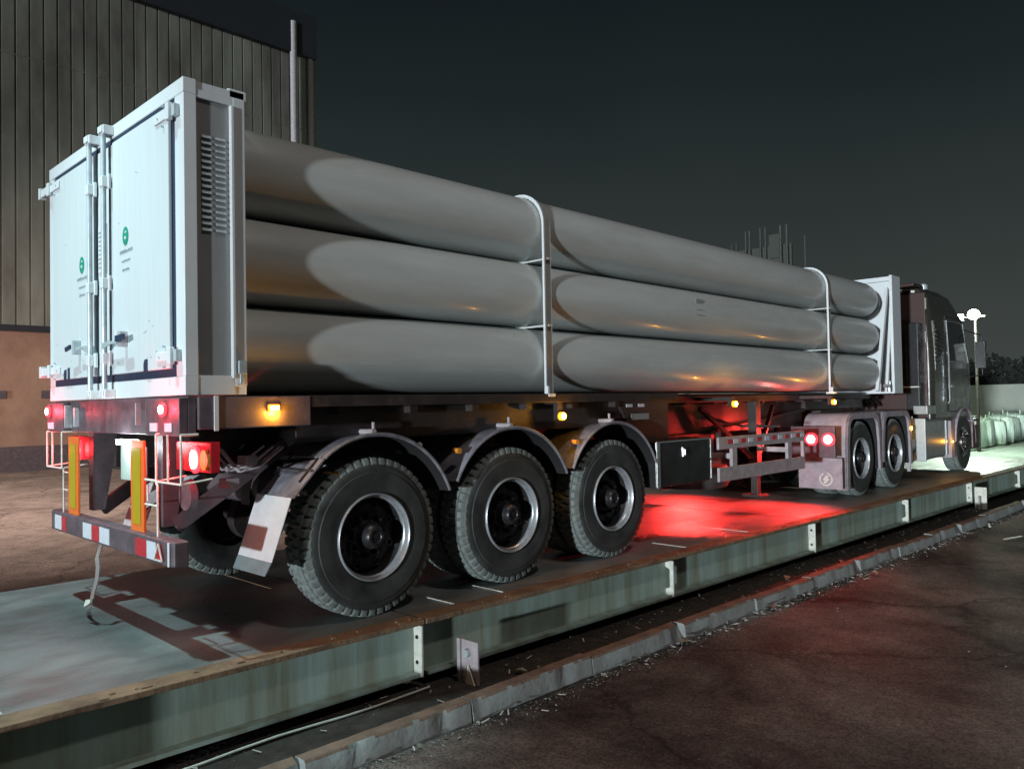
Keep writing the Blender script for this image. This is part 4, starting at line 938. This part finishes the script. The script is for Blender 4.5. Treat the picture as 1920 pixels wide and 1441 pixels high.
# ------------------------------------------------------------------ factory on the left
F = empty('factory_building', (-24, 10, GZ)); tag(F, 'tall factory hall clad in grey ribbed sheet above a brown plastered base', 'building')
FL = Vector(F.location)
def FP(b, name, m, parent=None, **kw): b.xf(lambda c: c-FL); return build_split(b, name, m, parent or F, **kw)
fx = -24.0; y_end = 16.4; y_start = -14; zc = 4.25
b = MB(); pts = []
pitch = 0.42; y = y_start
while y < y_end-0.1:
    pts += [(y, 0.05), (y+0.35, 0.05), (y+0.37, 0.005), (y+0.405, 0.005)]; y += pitch
prev = None
def ztop(y): return 16.6+ (y_end-y)*0.02
for yy, dx in pts:
    q = [b.bm.verts.new((fx+dx, yy, z)) for z in (zc, 10, ztop(yy))]
    if prev:
        for k in range(2): b.bm.faces.new([prev[k], q[k], q[k+1], prev[k+1]])
    prev = q
FP(b, 'cladding', 'cladding')
FP(MB().box(fx-30, fx-0.05, y_start, y_end-0.05, GZ, 16.5), 'hall', 'roof_dark')
FP(MB().box(fx-0.04, fx+0.02, y_start, y_end, GZ, zc), 'base_wall', 'wall_brown')
FP(MB().box(fx-0.04, fx+0.10, y_start, y_end, zc-0.15, zc+0.05), 'drip_ledge', 'roof_dark')
FP(MB().box(fx-0.04, fx+0.35, y_start, y_end, GZ, GZ+0.8), 'plinth', 'rear_steel')
b = MB(); b.hexa([(fx-1, y_start, 16.4), (fx+0.35, y_start, 16.3), (fx+0.35, y_end+0.1, 16.3), (fx-1, y_end+0.1, 16.4), (fx-1, y_start, 18.6), (fx+0.35, y_start, 18.3), (fx+0.35, y_end+0.1, 18.1), (fx-1, y_end+0.1, 18.4)]); FP(b, 'eaves', 'roof_dark')
b = MB(); b.cyl((fx+0.3, y_end-1.0, 0), 0.14, GZ, 17.6, 'z', 12); b.box(fx-0.0, fx+0.2, y_end-0.2, y_end, zc, 16.4); FP(b, 'downpipe', 'guard', smooth=True)
FP(MB().box(fx+0.052, fx+0.07, y_start, y_end, 13.2, 13.24), 'purlin_trim', 'cladding')
b = MB(); 
for i in range(7): b.box(fx+0.02, fx+0.06, -2+i*1.6, -1.4+i*1.6, 1.9, 2.15)
FP(b, 'vent', 'rear_steel')

# ------------------------------------------------------------------ background beyond the platform
wall = MB().box(-60, 30, 45.0, 45.3, GZ, 1.95); tag(wall.build('boundary_wall', 'far_wall'), 'long plain grey boundary wall across the far end of the yard', 'wall')
bx = [(-2.55+0.02*i+random.uniform(-.1, .1), 28.6+1.22*i) for i in range(10)]
lab = ['nearest', 'second nearest', 'third', 'fourth', 'fifth', 'sixth', 'seventh', 'eighth', 'ninth', 'farthest']
for i, (x, y) in enumerate(bx):
    b = MB(); rs = random.Random(i); n = 20; prof = [(0, 0.42), (0.08, 0.50), (0.4, 0.52), (0.8, 0.50), (0.98, 0.46), (1.05, 0.30), (1.08, 0.1)]
    def sq(k, j, r, n=n): a = 2*PI*j/n; return r*(1/max(abs(math.cos(a)), abs(math.sin(a))))**0.75*(1+rs.uniform(-0.02, 0.02))
    b.lathe(prof, (0, 0, 0), 'z', n, rfun=sq); o = b.build('bulk_bag', 'bag', smooth=True); o.location = (x, y, GZ+0.012); o.rotation_euler = (0, 0, rs.uniform(-.3, .3)); o.scale = (1, 1, rs.uniform(0.9, 1.1))
    tag(o, 'full white bulk bag before the far wall, %s of its row' % lab[i], 'bulk bag', 'white bulk bags by the far wall')
    bb = MB()
    for sx in (-0.3, 0.3): bb.tube([(sx, -0.4, 1.0), (sx, -0.25, 1.18), (sx, 0.25, 1.18), (sx, 0.4, 1.0)], 0.02, 6)
    bb.build('lifting_loop', 'bag', o)
# lamp post
lp = empty('lamp_post', (-1.75, 28, GZ)); tag(lp, 'tall thin pole with a blazing floodlight at the far right', 'lamp post')
b = MB(); b.lathe([(0, 0.06), (4.5, 0.04)], (0, 0, 0), 'z', 12); b.build('pole', 'chassis', lp, smooth=True)
b = MB(); b.box(-0.5, 0.3, -0.03, 0.03, 4.52, 4.56); b.build('cross_arm', 'chassis', lp)
b = MB(); b.box(-0.55, -0.35, -0.1, 0.05, 4.42, 4.66); b.build('lamp_head', 'guard', lp, bevel=0.02)
b = MB(); b.lathe([(-0.15, 0.08), (-0.10, 0.17), (0.0, 0.17), (0.06, 0.08)], (0.0, -0.12, 4.6), 'y', 20); b.build('floodlight', 'lamp_mast', lp, smooth=True)
light('floodlight_beam', 'POINT', (0.1, -1.2, 4.5), 2100, (0.80, 1.0, 0.80), lp, shadow_soft_size=0.2)
# dark trees beyond the wall
tlab = ['leftmost dark tree', 'second dark tree', 'tallest dark tree', 'fourth dark tree', 'low dark tree', 'rightmost dark tree']
for i, (x, y, h) in enumerate(((-14, 58, 4.2), (-11, 60, 4.6), (-8.2, 58, 4.6), (-5.6, 59, 4.9), (-3.0, 57, 4.6), (-0.4, 58, 4.3))):
    t = empty('tree', (x, y, GZ)); tag(t, '%s with a ragged crown behind the far boundary wall' % tlab[i], 'tree', 'trees beyond the far wall')
    b = MB(); b.lathe([(0, 0.14), (h*0.6, 0.05)], (0, 0, 0), 'z', 8); b.build('trunk', 'bark', t)
    b = MB(); rs = random.Random(40+i)
    for k in range(1500):
        a = rs.uniform(0, 2*PI); rr = 2.3*math.sqrt(rs.random()); z = h*0.28+h*0.72*rs.random()*(1-0.5*(rr/2.3)**2)
        p = Vector((rr*math.cos(a), rr*math.sin(a), z)); s_ = rs.uniform(0.12, 0.28); d1 = Vector((rs.uniform(-1, 1), rs.uniform(-1, 1), rs.uniform(-1, 1))).normalized()*s_; d2 = d1.orthogonal().normalized()*s_*0.6
        b.bm.faces.new([b.bm.verts.new(p+q) for q in (d1, d2, -d1, -d2)])
    b.build('crown', 'foliage', t)
# pipe rack far behind the cylinders
pr = empty('pipe_rack', (-28.6, 68, GZ)); tag(pr, 'distant plant of thin vertical steel columns above the cylinders', 'pipe rack')
b = MB()
for x, z1, r_ in ((-4.0, 16.9, 0.07), (-3.5, 17.0, 0.07), (-2.5, 17.9, 0.10), (-2.1, 17.9, 0.10), (-1.0, 18.0, 0.10), (-0.5, 18.0, 0.10), (1.0, 17.9, 0.14), (1.6, 17.9, 0.14), (3.3, 16.6, 0.09)):
    b.cyl((x, 0, 0), r_, 0, z1, 'z', 8)
b.build('column', 'rack', pr, smooth=True)
b = MB(); b.box(-4.2, 3.4, -0.1, 0.1, 13.0, 13.2); b.box(-3.6, 1.9, 0.3, 0.5, 12.0, 16.2); b.box(-0.2, 0.9, 0.1, 0.3, 15.0, 17.2); b.build('platform', 'rack', pr)

# ------------------------------------------------------------------ litter, leaves, gravel
rs = random.Random(11)
def leaf(x, y, z, L_, name='fallen_leaf', m='leaf'):
    b = MB(); pts = []
    n = 7
    for i in range(n+1):
        t = i/n; wd = L_*0.28*math.sin(PI*min(0.98, t*0.95+0.03)); zz = L_*0.10*math.sin(PI*t)+rs.uniform(0, 0.004)
        pts.append(((t-0.5)*L_, wd, zz))
    A = [b.bm.verts.new((p[0], p[1], p[2]+0.35*p[1])) for p in pts]; B_ = [b.bm.verts.new((p[0], -p[1], p[2]+0.30*p[1])) for p in pts]; Cc = [b.bm.verts.new((p[0], 0, p[2])) for p in pts]
    for i in range(n): b.bm.faces.new([A[i], A[i+1], Cc[i+1], Cc[i]]); b.bm.faces.new([Cc[i], Cc[i+1], B_[i+1], B_[i]])
    o = b.build(name, m, smooth=True); o.location = (x, y, z); o.rotation_euler = (rs.uniform(-.3, .3), rs.uniform(-.3, .3), rs.uniform(0, 6.28))
    return o
places = [(1.72, 6.1, 'pale dry leaf on the dark strip midway along the platform'), (1.80, 6.5, 'curled tan leaf on the dark strip beside its paler neighbour'), (1.78, 7.3, 'flat pale leaf on the dark strip near the reddened kerb'),
          (2.18, 4.9, 'star shaped pile leaf against the outer face of the kerb'), (2.20, 3.5, 'small pale leaf at the foot of the chipped kerb'), (2.3, 6.9, 'long white scrap leaf on the asphalt past the kerb'),
          (1.97, 0.9, 'upright dry leaf leaning on the inner side of the nearest kerb'), (1.74, 2.15, 'small pale leaf behind the stop bracket')]
for i, (s, y, lb) in enumerate(places):
    tag(leaf(s+K*y, y, GZ+0.03, rs.uniform(0.09, 0.16)), lb, 'leaf', 'dry leaves along the kerb')
b = MB()
def chip(x, y, z, s_):
    p = [Vector((rs.uniform(-1, 1), rs.uniform(-1, 1), rs.uniform(-.3, .8)))*s_+Vector((x, y, z)) for _ in range(4)]
    v = [b.bm.verts.new(q) for q in p]
    for f in ((0, 1, 2), (0, 1, 3), (1, 2, 3), (0, 2, 3)): b.bm.faces.new([v[i] for i in f])
for i in range(4200):
    y = rs.uniform(-1.5, 14); s = 2.16+abs(rs.gauss(0, 0.07)); chip(s+K*y, y, GZ+0.012, rs.uniform(0.003, 0.009) if rs.random() < 0.95 else rs.uniform(0.012, 0.026))
for i in range(900):
    y = rs.uniform(-1.5, 14); s = rs.uniform(1.40, 1.62) if rs.random() < .6 else rs.uniform(1.4, 2.0); chip(s+K*y, y, GZ+0.022, rs.uniform(0.003, 0.011) if rs.random() < 0.93 else rs.uniform(0.012, 0.028))
for i in range(1500):
    chip(rs.uniform(2.3, 7), rs.uniform(-2, 12), GZ+0.012, rs.uniform(0.002, 0.006) if rs.random() < 0.93 else rs.uniform(0.008, 0.014))
for i in range(60):
    y = rs.gauss(5.6, 1.6); s = rs.choice((2.15+abs(rs.gauss(0, 0.05)), 1.95-abs(rs.gauss(0, 0.10)))); chip(s+K*y, y, GZ+0.02, rs.uniform(0.012, 0.035))
tag(b.build('gravel', 'stone'), 'pale grit and crumbs scattered along the foot of the kerb', 'gravel', kind='stuff')
b = MB()
for i in range(170):
    y = rs.uniform(-1, 13); s = rs.choice((rs.uniform(1.42, 2.0), 2.17+abs(rs.gauss(0, .06)))); x = s+K*y; z = GZ+0.024; l = rs.uniform(0.02, 0.06); a = rs.uniform(0, 6.3)
    b.bar((x, y, z), (x+l*math.cos(a), y+l*math.sin(a), z+rs.uniform(0, .02)), 0.008, 0.003)
for i in range(12):
    y = rs.uniform(10, 16); x = 1.9+K*y+rs.uniform(0, 1.0); l = rs.uniform(0.15, 0.4); a = rs.uniform(1.2, 2.2); b.bar((x, y, GZ+0.03), (x+l*math.cos(a), y+l*math.sin(a), GZ+0.04), 0.03, 0.01)
tag(b.build('litter', 'litter'), 'pale twigs, straw and paper scraps strewn along both sides of the kerb', 'litter', kind='stuff')
